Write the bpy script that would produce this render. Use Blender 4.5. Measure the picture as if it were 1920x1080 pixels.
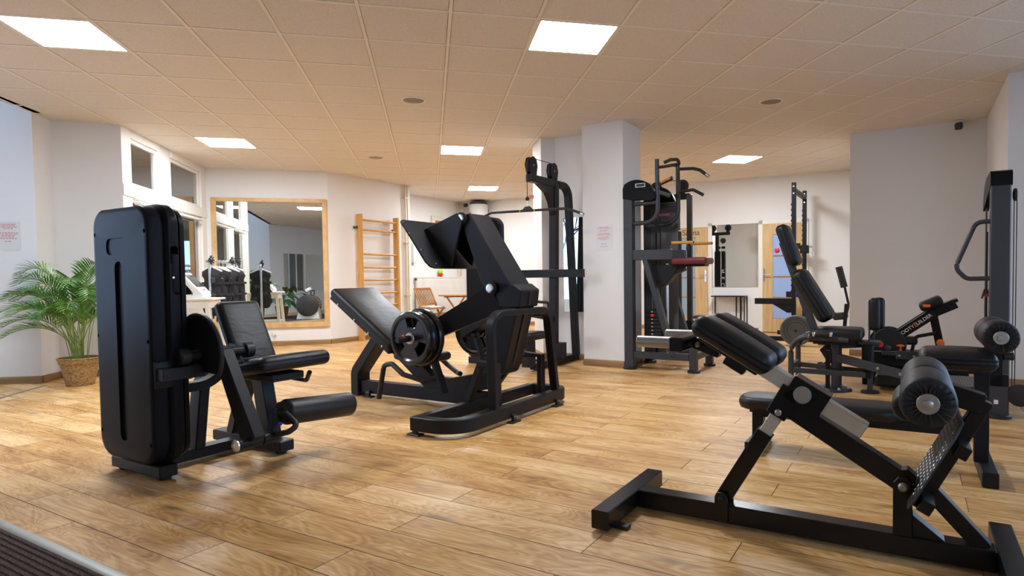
import bpy, bmesh, math, random
from mathutils import Vector, Matrix

for o in list(bpy.data.objects):
    bpy.data.objects.remove(o)
SC = bpy.context.scene
COL = SC.collection
PI = math.pi
R = math.radians
random.seed(7)

# ------------------------------------------------------------------ camera
TH = -0.5151          # building / plank axis
YAW = 0.217           # ceiling grid axis
HC = 1.05             # camera height
CEIL = 2.844
cam = bpy.data.cameras.new('camera')
cam.sensor_width = 36.0
cam.lens = 1149.64 / 1920 * 36
cam.shift_x = -99.74 / 1920
cam.shift_y = 20.41 / 1920
cam.clip_start = 0.05
co = bpy.data.objects.new('camera', cam)
COL.objects.link(co)
_p, _r = -0.0347, 0.012
_A = Matrix(((1, 0, 0), (0, math.cos(_p), math.sin(_p)), (0, -math.sin(_p), math.cos(_p))))
_B = Matrix(((math.cos(_r), 0, -math.sin(_r)), (0, 1, 0), (math.sin(_r), 0, math.cos(_r))))
_M = _B @ _A
_right, _fwd, _up = _M[0], _M[1], _M[2]
co.matrix_world = Matrix(((_right[0], _up[0], -_fwd[0], 0), (_right[1], _up[1], -_fwd[1], 0),
                          (_right[2], _up[2], -_fwd[2], HC), (0, 0, 0, 1)))
SC.camera = co

# ------------------------------------------------------------------ world, exposure
W = bpy.data.worlds.new('dusk_sky')
SC.world = W
W.use_nodes = True
bg = W.node_tree.nodes['Background']
bg.inputs[0].default_value = (0.50, 0.66, 1.0, 1)
bg.inputs[1].default_value = 7.5
vs = SC.view_settings
vs.view_transform = 'Standard'
vs.look = 'None'
vs.gamma = 1
vs.use_curve_mapping = False
vs.exposure = -0.08
PANEL_POWER = 84.0

# ------------------------------------------------------------------ materials
MATS = {}

def newmat(name):
    m = bpy.data.materials.new(name)
    m.use_nodes = True
    MATS[name] = m
    nt = m.node_tree
    return m, nt, nt.nodes['Principled BSDF']

def nd(nt, t, **kw):
    n = nt.nodes.new(t)
    for k, v in kw.items():
        if k.startswith('i_'):
            key = k[2:]
            key = int(key) if key.isdigit() else key.replace('_', ' ')
            n.inputs[key].default_value = v
        else:
            setattr(n, k, v)
    return n

def simple(name, col, rough=.5, metal=0.0, bump=0.0, scale=200.0, spec=.5, var=0.0, coat=0.0):
    m, nt, b = newmat(name)
    b.inputs['Base Color'].default_value = (*col, 1)
    b.inputs['Roughness'].default_value = rough
    b.inputs['Metallic'].default_value = metal
    b.inputs['Specular IOR Level'].default_value = spec
    if coat:
        b.inputs['Coat Weight'].default_value = coat
        b.inputs['Coat Roughness'].default_value = .15
    if bump or var:
        tc = nd(nt, 'ShaderNodeTexCoord')
        no = nd(nt, 'ShaderNodeTexNoise', i_Scale=scale, i_Detail=3.0)
        nt.links.new(tc.outputs['Object'], no.inputs['Vector'])
        if bump:
            bp = nd(nt, 'ShaderNodeBump', i_Strength=bump, i_Distance=.002)
            nt.links.new(no.outputs['Fac'], bp.inputs['Height'])
            nt.links.new(bp.outputs['Normal'], b.inputs['Normal'])
        if var:
            no2 = nd(nt, 'ShaderNodeTexNoise', i_Scale=scale * .05, i_Detail=4.0)
            nt.links.new(tc.outputs['Object'], no2.inputs['Vector'])
            mr = nd(nt, 'ShaderNodeMapRange')
            mr.inputs['To Min'].default_value = 1 - var
            mr.inputs['To Max'].default_value = 1 + var
            nt.links.new(no2.outputs['Fac'], mr.inputs['Value'])
            vm = nd(nt, 'ShaderNodeVectorMath', operation='SCALE')
            vm.inputs[0].default_value = col
            nt.links.new(mr.outputs[0], vm.inputs['Scale'])
            nt.links.new(vm.outputs[0], b.inputs['Base Color'])
    return m

def emis(name, col, s):
    m, nt, b = newmat(name)
    b.inputs['Base Color'].default_value = (.8, .8, .8, 1)
    b.inputs['Emission Color'].default_value = (*col, 1)
    b.inputs['Emission Strength'].default_value = s
    return m

simple('steel_black', (.011, .011, .0125), .42, bump=.12, scale=500, spec=.22)
simple('steel_gloss', (.007, .007, .0075), .26, bump=.04, scale=300, spec=.30)
simple('steel_grey', (.030, .032, .037), .45, bump=.1, scale=500)
simple('plastic_black', (.009, .0095, .0115), .42, bump=.05, scale=700, spec=.08)
simple('plastic_deep', (.006, .006, .007), .5)
simple('rubber_black', (.010, .010, .010), .5, bump=.2, scale=250)
simple('rubber_gloss', (.008, .008, .008), .22, bump=.1, scale=60)
simple('shroud_grey', (.12, .112, .105), .5)
simple('rubber_grey', (.085, .095, .105), .55, bump=.3, scale=120, var=.5)
simple('chrome', (.75, .76, .78), .22, 1.0)
simple('zinc', (.38, .38, .36), .38, .85, bump=.15, scale=90, var=.12)
simple('zinc_side', (.50, .49, .40), .5, .45, bump=.1, scale=90, var=.1)
simple('iron_raw', (.10, .10, .10), .4, .9, var=.3, scale=100)
simple('white_plastic', (.78, .78, .76), .35)
simple('white_metal', (.82, .80, .74), .4)
simple('white_frame', (.80, .77, .70), .38)
simple('screen_dark', (.03, .035, .04), .12)
simple('red', (.75, .02, .02), .4)
simple('red_vinyl', (.16, .018, .022), .38, bump=.15, scale=300)
simple('orange', (.80, .17, .02), .4)
simple('orange_grip', (.62, .24, .03), .5)
simple('orange_dark', (.55, .16, .03), .5)
simple('blue', (.03, .06, .5), .4)
simple('yellow', (.75, .55, .03), .5)
simple('white_print', (.75, .75, .75), .5)
simple('red_print', (.62, .16, .16), .7)
simple('paper', (.74, .72, .71), .25)
simple('laminate', (.62, .62, .62), .12)
simple('soil', (.03, .02, .012), .9, bump=.6, scale=80)
simple('stem_green', (.20, .30, .05), .5, var=.2, scale=60)
simple('lime', (.45, .75, .03), .5)
simple('cushion_cream', (.70, .68, .58), .8, bump=.2, scale=300)
simple('foam', (.012, .012, .012), .75, bump=.35, scale=350)
simple('pipe_cream', (.68, .58, .40), .4)
simple('aluminium', (.36, .36, .33), .4, .7, bump=.1, scale=300)
simple('dark_grey_plastic', (.03, .03, .03), .45)
simple('speaker_cloth', (.30, .26, .20), .8, bump=.4, scale=600)
simple('bark', (.05, .04, .035), .9, bump=.5, scale=30)
simple('terracotta', (.30, .15, .05), .8, bump=.3, scale=120, var=.2)
simple('fabric_black', (.011, .011, .013), .75, bump=.5, scale=160, var=.4)
simple('bounce_ground', (.78, .80, .84), .9, bump=.3, scale=50)  # unseen ground outside, made near-white to throw daylight up at the ceiling

def leather(name, col, rough):
    m, nt, b = newmat(name)
    b.inputs['Base Color'].default_value = (*col, 1)
    b.inputs['Roughness'].default_value = rough
    b.inputs['Specular IOR Level'].default_value = .32
    tc = nd(nt, 'ShaderNodeTexCoord')
    vo = nd(nt, 'ShaderNodeTexVoronoi', i_Scale=420.0)
    no = nd(nt, 'ShaderNodeTexNoise', i_Scale=26.0, i_Detail=3.0, i_Distortion=.6)
    mp = nd(nt, 'ShaderNodeMapping')
    mp.inputs['Scale'].default_value = (1, .35, 1)
    nt.links.new(tc.outputs['Object'], vo.inputs['Vector'])
    nt.links.new(tc.outputs['Object'], mp.inputs['Vector'])
    nt.links.new(mp.outputs[0], no.inputs['Vector'])
    b1 = nd(nt, 'ShaderNodeBump', i_Strength=.25, i_Distance=.001)
    b2 = nd(nt, 'ShaderNodeBump', i_Strength=.22, i_Distance=.012)
    nt.links.new(vo.outputs['Distance'], b1.inputs['Height'])
    nt.links.new(no.outputs['Fac'], b2.inputs['Height'])
    nt.links.new(b2.outputs['Normal'], b1.inputs['Normal'])
    nt.links.new(b1.outputs['Normal'], b.inputs['Normal'])
    return m
leather('leather', (.012, .012, .013), .42)
leather('leather_soft', (.014, .014, .015), .48)

def leaf(name, c1, c2):
    m, nt, b = newmat(name)
    tc = nd(nt, 'ShaderNodeTexCoord')
    no = nd(nt, 'ShaderNodeTexNoise', i_Scale=9.0)
    cr = nd(nt, 'ShaderNodeValToRGB')
    cr.color_ramp.elements[0].position = .35
    cr.color_ramp.elements[1].position = .65
    cr.color_ramp.elements[0].color = (*c1, 1)
    cr.color_ramp.elements[1].color = (*c2, 1)
    nt.links.new(tc.outputs['Object'], no.inputs['Vector'])
    nt.links.new(no.outputs['Fac'], cr.inputs['Fac'])
    nt.links.new(cr.outputs['Color'], b.inputs['Base Color'])
    b.inputs['Roughness'].default_value = .45
    b.inputs['Subsurface Weight'].default_value = .0
    return m
leaf('palm_leaf', (.028, .115, .012), (.10, .28, .028))
leaf('lily_leaf', (.012, .05, .015), (.03, .10, .03))

def wood(name, c1, c2, sx=1.0, sy=14.0, sz=14.0, rough=.45, ax=(1, 1, 1), dist=.8, detail=5.0):
    m, nt, b = newmat(name)
    tc = nd(nt, 'ShaderNodeTexCoord')
    mp = nd(nt, 'ShaderNodeMapping')
    mp.inputs['Scale'].default_value = (sx, sy, sz)
    no = nd(nt, 'ShaderNodeTexNoise', i_Scale=3.0, i_Detail=detail, i_Distortion=dist)
    cr = nd(nt, 'ShaderNodeValToRGB')
    cr.color_ramp.elements[0].position = .33
    cr.color_ramp.elements[1].position = .66
    cr.color_ramp.elements[0].color = (*c1, 1)
    cr.color_ramp.elements[1].color = (*c2, 1)
    nt.links.new(tc.outputs['Object'], mp.inputs['Vector'])
    nt.links.new(mp.outputs[0], no.inputs['Vector'])
    nt.links.new(no.outputs['Fac'], cr.inputs['Fac'])
    nt.links.new(cr.outputs['Color'], b.inputs['Base Color'])
    b.inputs['Roughness'].default_value = rough
    return m
wood('pine_frame', (.58, .34, .13), (.72, .46, .20), 2, 2, 2, dist=.3)
wood('bar_wood', (.52, .25, .055), (.64, .34, .09), 14, 14, 1.0, rough=.35)
wood('door_wood', (.50, .32, .13), (.66, .46, .23), 16, 16, .7, rough=.45)
wood('skirt_wood', (.22, .115, .035), (.34, .19, .065), .6, .6, 14, rough=.4)
wood('garden_wood', (.36, .14, .03), (.48, .21, .05), 10, 10, 2, rough=.45)
wood('roller_wood', (.30, .14, .05), (.42, .21, .08), 1, 14, 14)

# floor planks: one material in world coordinates, used by every plank and by the far floor
PW, PL, PV0 = .193, 1.315, 1.254
OFF = (-1.092, -.577)

def floor_mat():
    m, nt, b = newmat('floor_wood')
    L = nt.links.new
    def mth(op, a, bb=None, c=None):
        n = nd(nt, 'ShaderNodeMath', operation=op)
        for i, v in enumerate((a, bb, c)):
            if v is None:
                continue
            if isinstance(v, (int, float)):
                n.inputs[i].default_value = v
            else:
                L(v, n.inputs[i])
        return n.outputs[0]
    g = nd(nt, 'ShaderNodeNewGeometry')
    sp = nd(nt, 'ShaderNodeSeparateXYZ')
    L(g.outputs['Position'], sp.inputs[0])
    x, y = sp.outputs[0], sp.outputs[1]
    c, s = math.cos(TH), math.sin(TH)
    u = mth('ADD', mth('MULTIPLY', x, c), mth('MULTIPLY', y, s))
    v = mth('ADD', mth('MULTIPLY', x, -s), mth('MULTIPLY', y, c))
    vr = mth('DIVIDE', mth('SUBTRACT', v, PV0), PW)
    row = mth('FLOOR', vr)
    odd = mth('FLOORED_MODULO', row, 2.0)
    off = mth('ADD', OFF[0], mth('MULTIPLY', odd, OFF[1] - OFF[0]))
    ur = mth('DIVIDE', mth('SUBTRACT', u, off), PL)
    colm = mth('FLOOR', ur)
    cb = nd(nt, 'ShaderNodeCombineXYZ')
    L(row, cb.inputs[0]); L(colm, cb.inputs[1])
    wn = nd(nt, 'ShaderNodeTexWhiteNoise', noise_dimensions='2D')
    L(cb.outputs[0], wn.inputs['Vector'])
    rnd = wn.outputs['Value']
    # grain coordinates, shifted at random from plank to plank
    def coords(su, sv):
        k = nd(nt, 'ShaderNodeCombineXYZ')
        L(mth('ADD', mth('MULTIPLY', u, su), mth('MULTIPLY', rnd, 37.0)), k.inputs[0])
        L(mth('ADD', mth('MULTIPLY', v, sv), mth('MULTIPLY', rnd, 91.0)), k.inputs[1])
        return k.outputs[0]
    n1 = nd(nt, 'ShaderNodeTexNoise', i_Scale=1.0, i_Detail=2.0, i_Distortion=.9)
    L(coords(1.5, 7.0), n1.inputs['Vector'])
    # growth rings: fine lines following the contour of the broad field
    ring = mth('FRACT', mth('MULTIPLY', n1.outputs['Fac'], 17.0))
    ringl = mth('ABSOLUTE', mth('SUBTRACT', ring, .5))
    n2 = nd(nt, 'ShaderNodeTexNoise', i_Scale=1.0, i_Detail=5.0, i_Distortion=.35, i_Roughness=.62)
    L(coords(4.0, 60.0), n2.inputs['Vector'])
    n3 = nd(nt, 'ShaderNodeTexNoise', i_Scale=1.0, i_Detail=3.0, i_Distortion=1.2)
    L(coords(1.3, 3.5), n3.inputs['Vector'])
    cr = nd(nt, 'ShaderNodeValToRGB')
    e = cr.color_ramp.elements
    e[0].position = .27; e[0].color = (.255, .103, .024, 1)
    e[1].position = .74; e[1].color = (.76, .51, .24, 1)
    k = e.new(.5); k.color = (.53, .282, .084, 1)
    f = mth('ADD', mth('MULTIPLY', n2.outputs['Fac'], .55), mth('MULTIPLY', n1.outputs['Fac'], .40))
    f = mth('ADD', f, mth('MULTIPLY', ringl, .30))
    f = mth('ADD', f, mth('MULTIPLY', mth('SUBTRACT', n3.outputs['Fac'], .5), .50))
    f = mth('ADD', f, mth('MULTIPLY', mth('SUBTRACT', rnd, .5), .10))
    f = mth('ADD', f, -.015)
    L(f, cr.inputs['Fac'])
    # knots
    vo = nd(nt, 'ShaderNodeTexVoronoi', i_Scale=1.0)
    L(coords(1.1, 4.2), vo.inputs['Vector'])
    kn = nd(nt, 'ShaderNodeMapRange')
    kn.inputs['From Min'].default_value = .03
    kn.inputs['From Max'].default_value = .16
    kn.inputs['To Min'].default_value = .45
    L(vo.outputs['Distance'], kn.inputs['Value'])
    # joint lines (also on the far floor where single planks are too thin to model)
    fv = mth('FRACT', vr)
    dv = mth('MULTIPLY', mth('MINIMUM', fv, mth('SUBTRACT', 1.0, fv)), PW)
    fu = mth('FRACT', ur)
    du = mth('MULTIPLY', mth('MINIMUM', fu, mth('SUBTRACT', 1.0, fu)), PL)
    dj = mth('MINIMUM', dv, du)
    jl = nd(nt, 'ShaderNodeMapRange')
    jl.inputs['From Min'].default_value = .0012
    jl.inputs['From Max'].default_value = .003
    jl.inputs['To Min'].default_value = .30
    L(dj, jl.inputs['Value'])
    sc = nd(nt, 'ShaderNodeVectorMath', operation='SCALE')
    L(cr.outputs['Color'], sc.inputs[0])
    L(mth('MULTIPLY', kn.outputs[0], jl.outputs[0]), sc.inputs['Scale'])
    L(sc.outputs[0], b.inputs['Base Color'])
    ro = nd(nt, 'ShaderNodeMapRange')
    ro.inputs['To Min'].default_value = .34
    ro.inputs['To Max'].default_value = .54
    L(n2.outputs['Fac'], ro.inputs['Value'])
    L(ro.outputs[0], b.inputs['Roughness'])
    bp = nd(nt, 'ShaderNodeBump', i_Strength=.12, i_Distance=.002)
    L(n2.outputs['Fac'], bp.inputs['Height'])
    L(bp.outputs['Normal'], b.inputs['Normal'])
    return m
floor_mat()

def wall_mat(name, col):
    m, nt, b = newmat(name)
    tc = nd(nt, 'ShaderNodeTexCoord')
    n1 = nd(nt, 'ShaderNodeTexNoise', i_Scale=90.0, i_Detail=4.0)
    n2 = nd(nt, 'ShaderNodeTexNoise', i_Scale=1.2, i_Detail=3.0)
    L = nt.links.new
    L(tc.outputs['Object'], n1.inputs['Vector'])
    L(tc.outputs['Object'], n2.inputs['Vector'])
    mr = nd(nt, 'ShaderNodeMapRange')
    mr.inputs['To Min'].default_value = .95
    mr.inputs['To Max'].default_value = 1.03
    L(n2.outputs['Fac'], mr.inputs['Value'])
    vm = nd(nt, 'ShaderNodeVectorMath', operation='SCALE')
    vm.inputs[0].default_value = col
    L(mr.outputs[0], vm.inputs['Scale'])
    L(vm.outputs[0], b.inputs['Base Color'])
    bp = nd(nt, 'ShaderNodeBump', i_Strength=.12, i_Distance=.003)
    L(n1.outputs['Fac'], bp.inputs['Height'])
    L(bp.outputs['Normal'], b.inputs['Normal'])
    b.inputs['Roughness'].default_value = .75
    return m
wall_mat('wall_paint', (.80, .79, .77))
wall_mat('wall_outer', (.74, .75, .76))

def tile_mat():
    m, nt, b = newmat('ceiling_tile')
    L = nt.links.new
    tc = nd(nt, 'ShaderNodeTexCoord')
    vo = nd(nt, 'ShaderNodeTexVoronoi', i_Scale=75.0)
    L(tc.outputs['Object'], vo.inputs['Vector'])
    no = nd(nt, 'ShaderNodeTexNoise', i_Scale=40.0, i_Detail=3.0)
    L(tc.outputs['Object'], no.inputs['Vector'])
    mr = nd(nt, 'ShaderNodeMapRange')
    mr.inputs['From Min'].default_value = .10
    mr.inputs['From Max'].default_value = .26
    mr.inputs['To Min'].default_value = .60
    L(vo.outputs['Distance'], mr.inputs['Value'])
    m2 = nd(nt, 'ShaderNodeMapRange')
    m2.inputs['To Min'].default_value = .90
    m2.inputs['To Max'].default_value = 1.06
    L(no.outputs['Fac'], m2.inputs['Value'])
    mu = nd(nt, 'ShaderNodeMath', operation='MULTIPLY')
    L(mr.outputs[0], mu.inputs[0]); L(m2.outputs[0], mu.inputs[1])
    vm = nd(nt, 'ShaderNodeVectorMath', operation='SCALE')
    vm.inputs[0].default_value = (.77, .70, .61)
    L(mu.outputs[0], vm.inputs['Scale'])
    L(vm.outputs[0], b.inputs['Base Color'])
    b.inputs['Roughness'].default_value = .85
    bp = nd(nt, 'ShaderNodeBump', i_Strength=.3, i_Distance=.004)
    L(mr.outputs[0], bp.inputs['Height'])
    L(bp.outputs['Normal'], b.inputs['Normal'])
    return m
tile_mat()
simple('ceiling_bar', (.84, .77, .66), .5)

def mirror_mat():
    m, nt, b = newmat('mirror')
    b.inputs['Base Color'].default_value = (.80, .84, .82, 1)
    b.inputs['Metallic'].default_value = 1
    b.inputs['Roughness'].default_value = .01
mirror_mat()

def glass_mat(name, tint, refl):
    m, nt, b = newmat(name)
    L = nt.links.new
    out = nt.nodes['Material Output']
    nt.nodes.remove(b)
    tr = nd(nt, 'ShaderNodeBsdfTransparent')
    tr.inputs[0].default_value = (*tint, 1)
    gl = nd(nt, 'ShaderNodeBsdfGlossy')
    gl.inputs['Roughness'].default_value = .02
    fr = nd(nt, 'ShaderNodeFresnel', i_IOR=1.5)
    ad = nd(nt, 'ShaderNodeMath', operation='MULTIPLY_ADD')
    ad.inputs[1].default_value = 1.6
    ad.inputs[2].default_value = refl
    ad.use_clamp = True
    L(fr.outputs[0], ad.inputs[0])
    mx = nd(nt, 'ShaderNodeMixShader')
    L(ad.outputs[0], mx.inputs[0]); L(tr.outputs[0], mx.inputs[1]); L(gl.outputs[0], mx.inputs[2])
    L(mx.outputs[0], out.inputs[0])
glass_mat('glass', (.92, .96, .96), .08)
glass_mat('partition_glass', (.85, .88, .88), .20)
glass_mat('shield', (.80, .80, .82), .04)

def frosted(name, col):
    m, nt, b = newmat(name)
    b.inputs['Base Color'].default_value = (*col, 1)
    b.inputs['Roughness'].default_value = .25
frosted('frost_blue', (.34, .47, .76))
frosted('frost_grey', (.26, .36, .42))

def carpet():
    m, nt, b = newmat('mat_carpet')
    L = nt.links.new
    tc = nd(nt, 'ShaderNodeTexCoord')
    no = nd(nt, 'ShaderNodeTexNoise', i_Scale=260.0, i_Detail=2.0)
    L(tc.outputs['Object'], no.inputs['Vector'])
    cr = nd(nt, 'ShaderNodeValToRGB')
    e = cr.color_ramp.elements
    e[0].position = .38; e[0].color = (.010, .007, .006, 1)
    e[1].position = .66; e[1].color = (.16, .095, .07, 1)
    k = e.new(.5); k.color = (.06, .032, .022, 1)
    L(no.outputs['Fac'], cr.inputs['Fac'])
    L(cr.outputs['Color'], b.inputs['Base Color'])
    b.inputs['Roughness'].default_value = .95
    bp = nd(nt, 'ShaderNodeBump', i_Strength=.8, i_Distance=.006)
    L(no.outputs['Fac'], bp.inputs['Height'])
    L(bp.outputs['Normal'], b.inputs['Normal'])
carpet()

def wicker():
    m, nt, b = newmat('wicker')
    L = nt.links.new
    tc = nd(nt, 'ShaderNodeTexCoord')
    mp = nd(nt, 'ShaderNodeMapping')
    mp.inputs['Scale'].default_value = (1, 1, 2.5)
    no = nd(nt, 'ShaderNodeTexNoise', i_Scale=45.0, i_Detail=3.0)
    L(tc.outputs['Object'], mp.inputs[0]); L(mp.outputs[0], no.inputs['Vector'])
    cr = nd(nt, 'ShaderNodeValToRGB')
    e = cr.color_ramp.elements
    e[0].position = .32; e[0].color = (.16, .085, .025, 1)
    e[1].position = .68; e[1].color = (.50, .31, .12, 1)
    L(no.outputs['Fac'], cr.inputs['Fac']); L(cr.outputs['Color'], b.inputs['Base Color'])
    b.inputs['Roughness'].default_value = .7
wicker()

def art():
    m, nt, b = newmat('flower_print')
    L = nt.links.new
    tc = nd(nt, 'ShaderNodeTexCoord')
    vo = nd(nt, 'ShaderNodeTexVoronoi', i_Scale=14.0)
    L(tc.outputs['Object'], vo.inputs['Vector'])
    cr = nd(nt, 'ShaderNodeValToRGB')
    e = cr.color_ramp.elements
    e[0].position = .2; e[0].color = (.02, .08, .01, 1)
    e[1].position = .8; e[1].color = (.5, .05, .06, 1)
    k = e.new(.5); k.color = (.25, .35, .04, 1)
    sp = nd(nt, 'ShaderNodeSeparateColor')
    L(vo.outputs['Color'], sp.inputs[0]); L(sp.outputs[0], cr.inputs['Fac'])
    L(cr.outputs['Color'], b.inputs['Base Color'])
art()
emis('lamp_diffuser', (.93, .98, 1.06), PANEL_POWER)

# ------------------------------------------------------------------ mesh helpers
def V(*a):
    return Vector(a)

def fillet(pts, r, n=6):
    pts = [Vector(p) for p in pts]
    rr = r if isinstance(r, (list, tuple)) else [r] * len(pts)
    out = [pts[0]]
    for i in range(1, len(pts) - 1):
        p, a, b = pts[i], pts[i - 1], pts[i + 1]
        d1, d2 = (a - p), (b - p)
        l1, l2 = d1.length, d2.length
        d1.normalize(); d2.normalize()
        ang = d1.angle(d2, PI)
        if ang > PI - .02 or rr[i] <= 0:
            out.append(p); continue
        t = min(rr[i] / math.tan(ang / 2), l1 * .49, l2 * .49)
        rad = t * math.tan(ang / 2)
        s, e = p + d1 * t, p + d2 * t
        c = p + (d1 + d2).normalized() * (rad / math.sin(ang / 2))
        v1, v2 = s - c, e - c
        tot = v1.angle(v2, 0)
        axis = v1.cross(v2)
        if axis.length < 1e-9:
            out.append(p); continue
        axis.normalize()
        for k in range(n + 1):
            out.append(c + Matrix.Rotation(tot * k / n, 3, axis) @ v1)
    out.append(pts[-1])
    return out

FLAT = {'pivot_cap', 'end_cap', 'washer', 'lock_disc', 'lever', 'pivot_housing', 'housing_slab', 'gusset', 'weight_arm', 'bolt', 'swing_arm', 'rear_post', 'post_cap'}
TINY = {'printed_lines', 'stack_numbers', 'screws', 'bolts', 'platform_bolts', 'plate_screws', 'pleats', 'ribs', 'hook_teeth', 'backrest_bolts', 'lever_bolts', 'link_bolts', 'post_bolts', 'upright_bolts'}

class MB:
    """collects shapes of one part; build() links them as one mesh object"""
    def __init__(s):
        s.v = []; s.f = []
    def add(s, vs, fs, M=None):
        o = len(s.v)
        for p in vs:
            p = Vector(p)
            s.v.append(M @ p if M else p)
        s.f += [tuple(i + o for i in f) for f in fs]
        return s
    def addbm(s, bm, M=None):
        bm.verts.ensure_lookup_table(); bm.verts.index_update()
        s.add([v.co.copy() for v in bm.verts], [[v.index for v in f.verts] for f in bm.faces], M)
        bm.free()
        return s
    def box(s, c, size, rot=None, ch=.003, seg=1):
        bm = bmesh.new()
        bmesh.ops.create_cube(bm, size=1)
        bmesh.ops.scale(bm, vec=size, verts=bm.verts)
        ch = min(ch, min(size) * .45)
        if ch > 0:
            bmesh.ops.bevel(bm, geom=list(bm.edges), offset=ch, segments=seg, profile=.5, affect='EDGES')
        M = Matrix.Translation(c)
        if rot is not None:
            M = M @ (rot.to_4x4() if len(rot.row) == 3 else rot)
        return s.addbm(bm, M)
    def bb(s, x0, x1, y0, y1, z0, z1, ch=.003, seg=1):
        return s.box(((x0 + x1) / 2, (y0 + y1) / 2, (z0 + z1) / 2), (abs(x1 - x0), abs(y1 - y0), abs(z1 - z0)), None, ch, seg)
    def cushion(s, c, size, rot=None, r=.03, puff=0.0):
        bm = bmesh.new()
        bmesh.ops.create_cube(bm, size=1)
        bmesh.ops.subdivide_edges(bm, edges=list(bm.edges), cuts=2, use_grid_fill=True)
        bmesh.ops.scale(bm, vec=size, verts=bm.verts)
        sh = [e for e in bm.edges if len(e.link_faces) == 2 and e.calc_face_angle(0) > .5]
        bmesh.ops.bevel(bm, geom=sh, offset=min(r, min(size) * .47), segments=4, profile=.5, affect='EDGES')
        if puff:
            for v in bm.verts:
                k = (1 - (2 * v.co.x / size[0]) ** 2) * (1 - (2 * v.co.y / size[1]) ** 2)
                if v.co.z > 0:
                    v.co.z += puff * max(0, k)
        M = Matrix.Translation(c)
        if rot is not None:
            M = M @ rot.to_4x4()
        return s.addbm(bm, M)
    def bar(s, p, q, w, h, up=(0, 0, 1), ch=.003):
        p, q = Vector(p), Vector(q)
        d = (q - p); l = d.length; d.normalize()
        u = Vector(up)
        if abs(d.dot(u)) > .98:
            u = Vector((1, 0, 0))
        sd = d.cross(u).normalized(); n = sd.cross(d)
        rot = Matrix((d, sd, n)).transposed()
        return s.box((p + q) / 2, (l, w, h), rot, ch)
    def sweep(s, path, prof, up=(0, 0, 1), cap=True, closed=False):
        path = [Vector(p) for p in path]
        n, m = len(path), len(prof)
        up = Vector(up)
        vs = []
        for i, p in enumerate(path):
            if closed:
                t = path[(i + 1) % n] - path[i - 1]
            else:
                t = path[min(i + 1, n - 1)] - path[max(i - 1, 0)]
            t.normalize()
            u = up if abs(t.dot(up)) < .97 else Vector((.3, .9, .1))
            sd = t.cross(u).normalized(); nn = sd.cross(t)
            vs += [p + sd * a + nn * b for a, b in prof]
        fs = []
        for i in range(n if closed else n - 1):
            for j in range(m):
                a, b = i * m + j, i * m + (j + 1) % m
                c, d = ((i + 1) % n) * m + (j + 1) % m, ((i + 1) % n) * m + j
                fs.append((a, b, c, d))
        if cap and not closed:
            fs.append(tuple(reversed(range(m))))
            fs.append(tuple(range((n - 1) * m, n * m)))
        return s.add(vs, fs)
    def tube(s, path, r, n=12, up=(0, 0, 1)):
        return s.sweep(path, [(r * math.cos(2 * PI * k / n), r * math.sin(2 * PI * k / n)) for k in range(n)], up)
    def rtube(s, path, w, h, up=(0, 0, 1), c=.006):
        w, h = w / 2, h / 2
        return s.sweep(path, [(-w + c, -h), (w - c, -h), (w, -h + c), (w, h - c), (w - c, h), (-w + c, h), (-w, h - c), (-w, -h + c)], up)
    def lathe(s, prof, c=(0, 0, 0), axis=(0, 0, 1), n=28):
        """prof: (radius, height) pairs along the axis"""
        ax = Vector(axis).normalized()
        u = Vector((1, 0, 0)) if abs(ax.x) < .9 else Vector((0, 1, 0))
        e1 = ax.cross(u).normalized(); e2 = ax.cross(e1)
        c = Vector(c)
        vs = []; fs = []
        for r, h in prof:
            for k in range(n):
                a = 2 * PI * k / n
                vs.append(c + ax * h + (e1 * math.cos(a) + e2 * math.sin(a)) * max(r, 1e-5))
        for i in range(len(prof) - 1):
            for k in range(n):
                fs.append((i * n + k, i * n + (k + 1) % n, (i + 1) * n + (k + 1) % n, (i + 1) * n + k))
        fs.append(tuple(reversed(range(n))))
        fs.append(tuple(range((len(prof) - 1) * n, len(prof) * n)))
        return s.add(vs, fs)
    def cyl(s, p, q, r, n=20, ch=.003, r2=None):
        p, q = Vector(p), Vector(q)
        l = (q - p).length
        r2 = r if r2 is None else r2
        ch = min(ch, l * .3, r * .5)
        return s.lathe([(r - ch, 0), (r, ch), (r2, l - ch), (r2 - ch, l)], p, q - p, n)
    def roller(s, p, q, r, n=26):
        p, q = Vector(p), Vector(q)
        l = (q - p).length
        e = min(.022, l * .2)
        pr = []
        for k in range(5):
            a = PI / 2 * k / 4
            pr.append((r - e + e * math.sin(a), e - e * math.cos(a)))
        pr += [(rr, l - h) for rr, h in reversed(pr)]
        pr = [(r * .3, .006)] + pr + [(r * .3, l - .006)]
        return s.lathe(pr, p, q - p, n)
    def prism(s, poly, y0, y1, ch=.004, seg=1):
        """polygon in x-z, extruded along y"""
        bm = bmesh.new()
        a = [bm.verts.new((x, y0, z)) for x, z in poly]
        b = [bm.verts.new((x, y1, z)) for x, z in poly]
        n = len(poly)
        bm.faces.new(a); bm.faces.new(list(reversed(b)))
        for i in range(n):
            bm.faces.new((a[i], b[i], b[(i + 1) % n], a[(i + 1) % n]))
        bmesh.ops.recalc_face_normals(bm, faces=bm.faces)
        if ch:
            ed = [e for e in bm.edges if e.calc_face_angle(0) > .6]
            bmesh.ops.bevel(bm, geom=ed, offset=ch, segments=seg, profile=.5, affect='EDGES')
        return s.addbm(bm)
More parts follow.
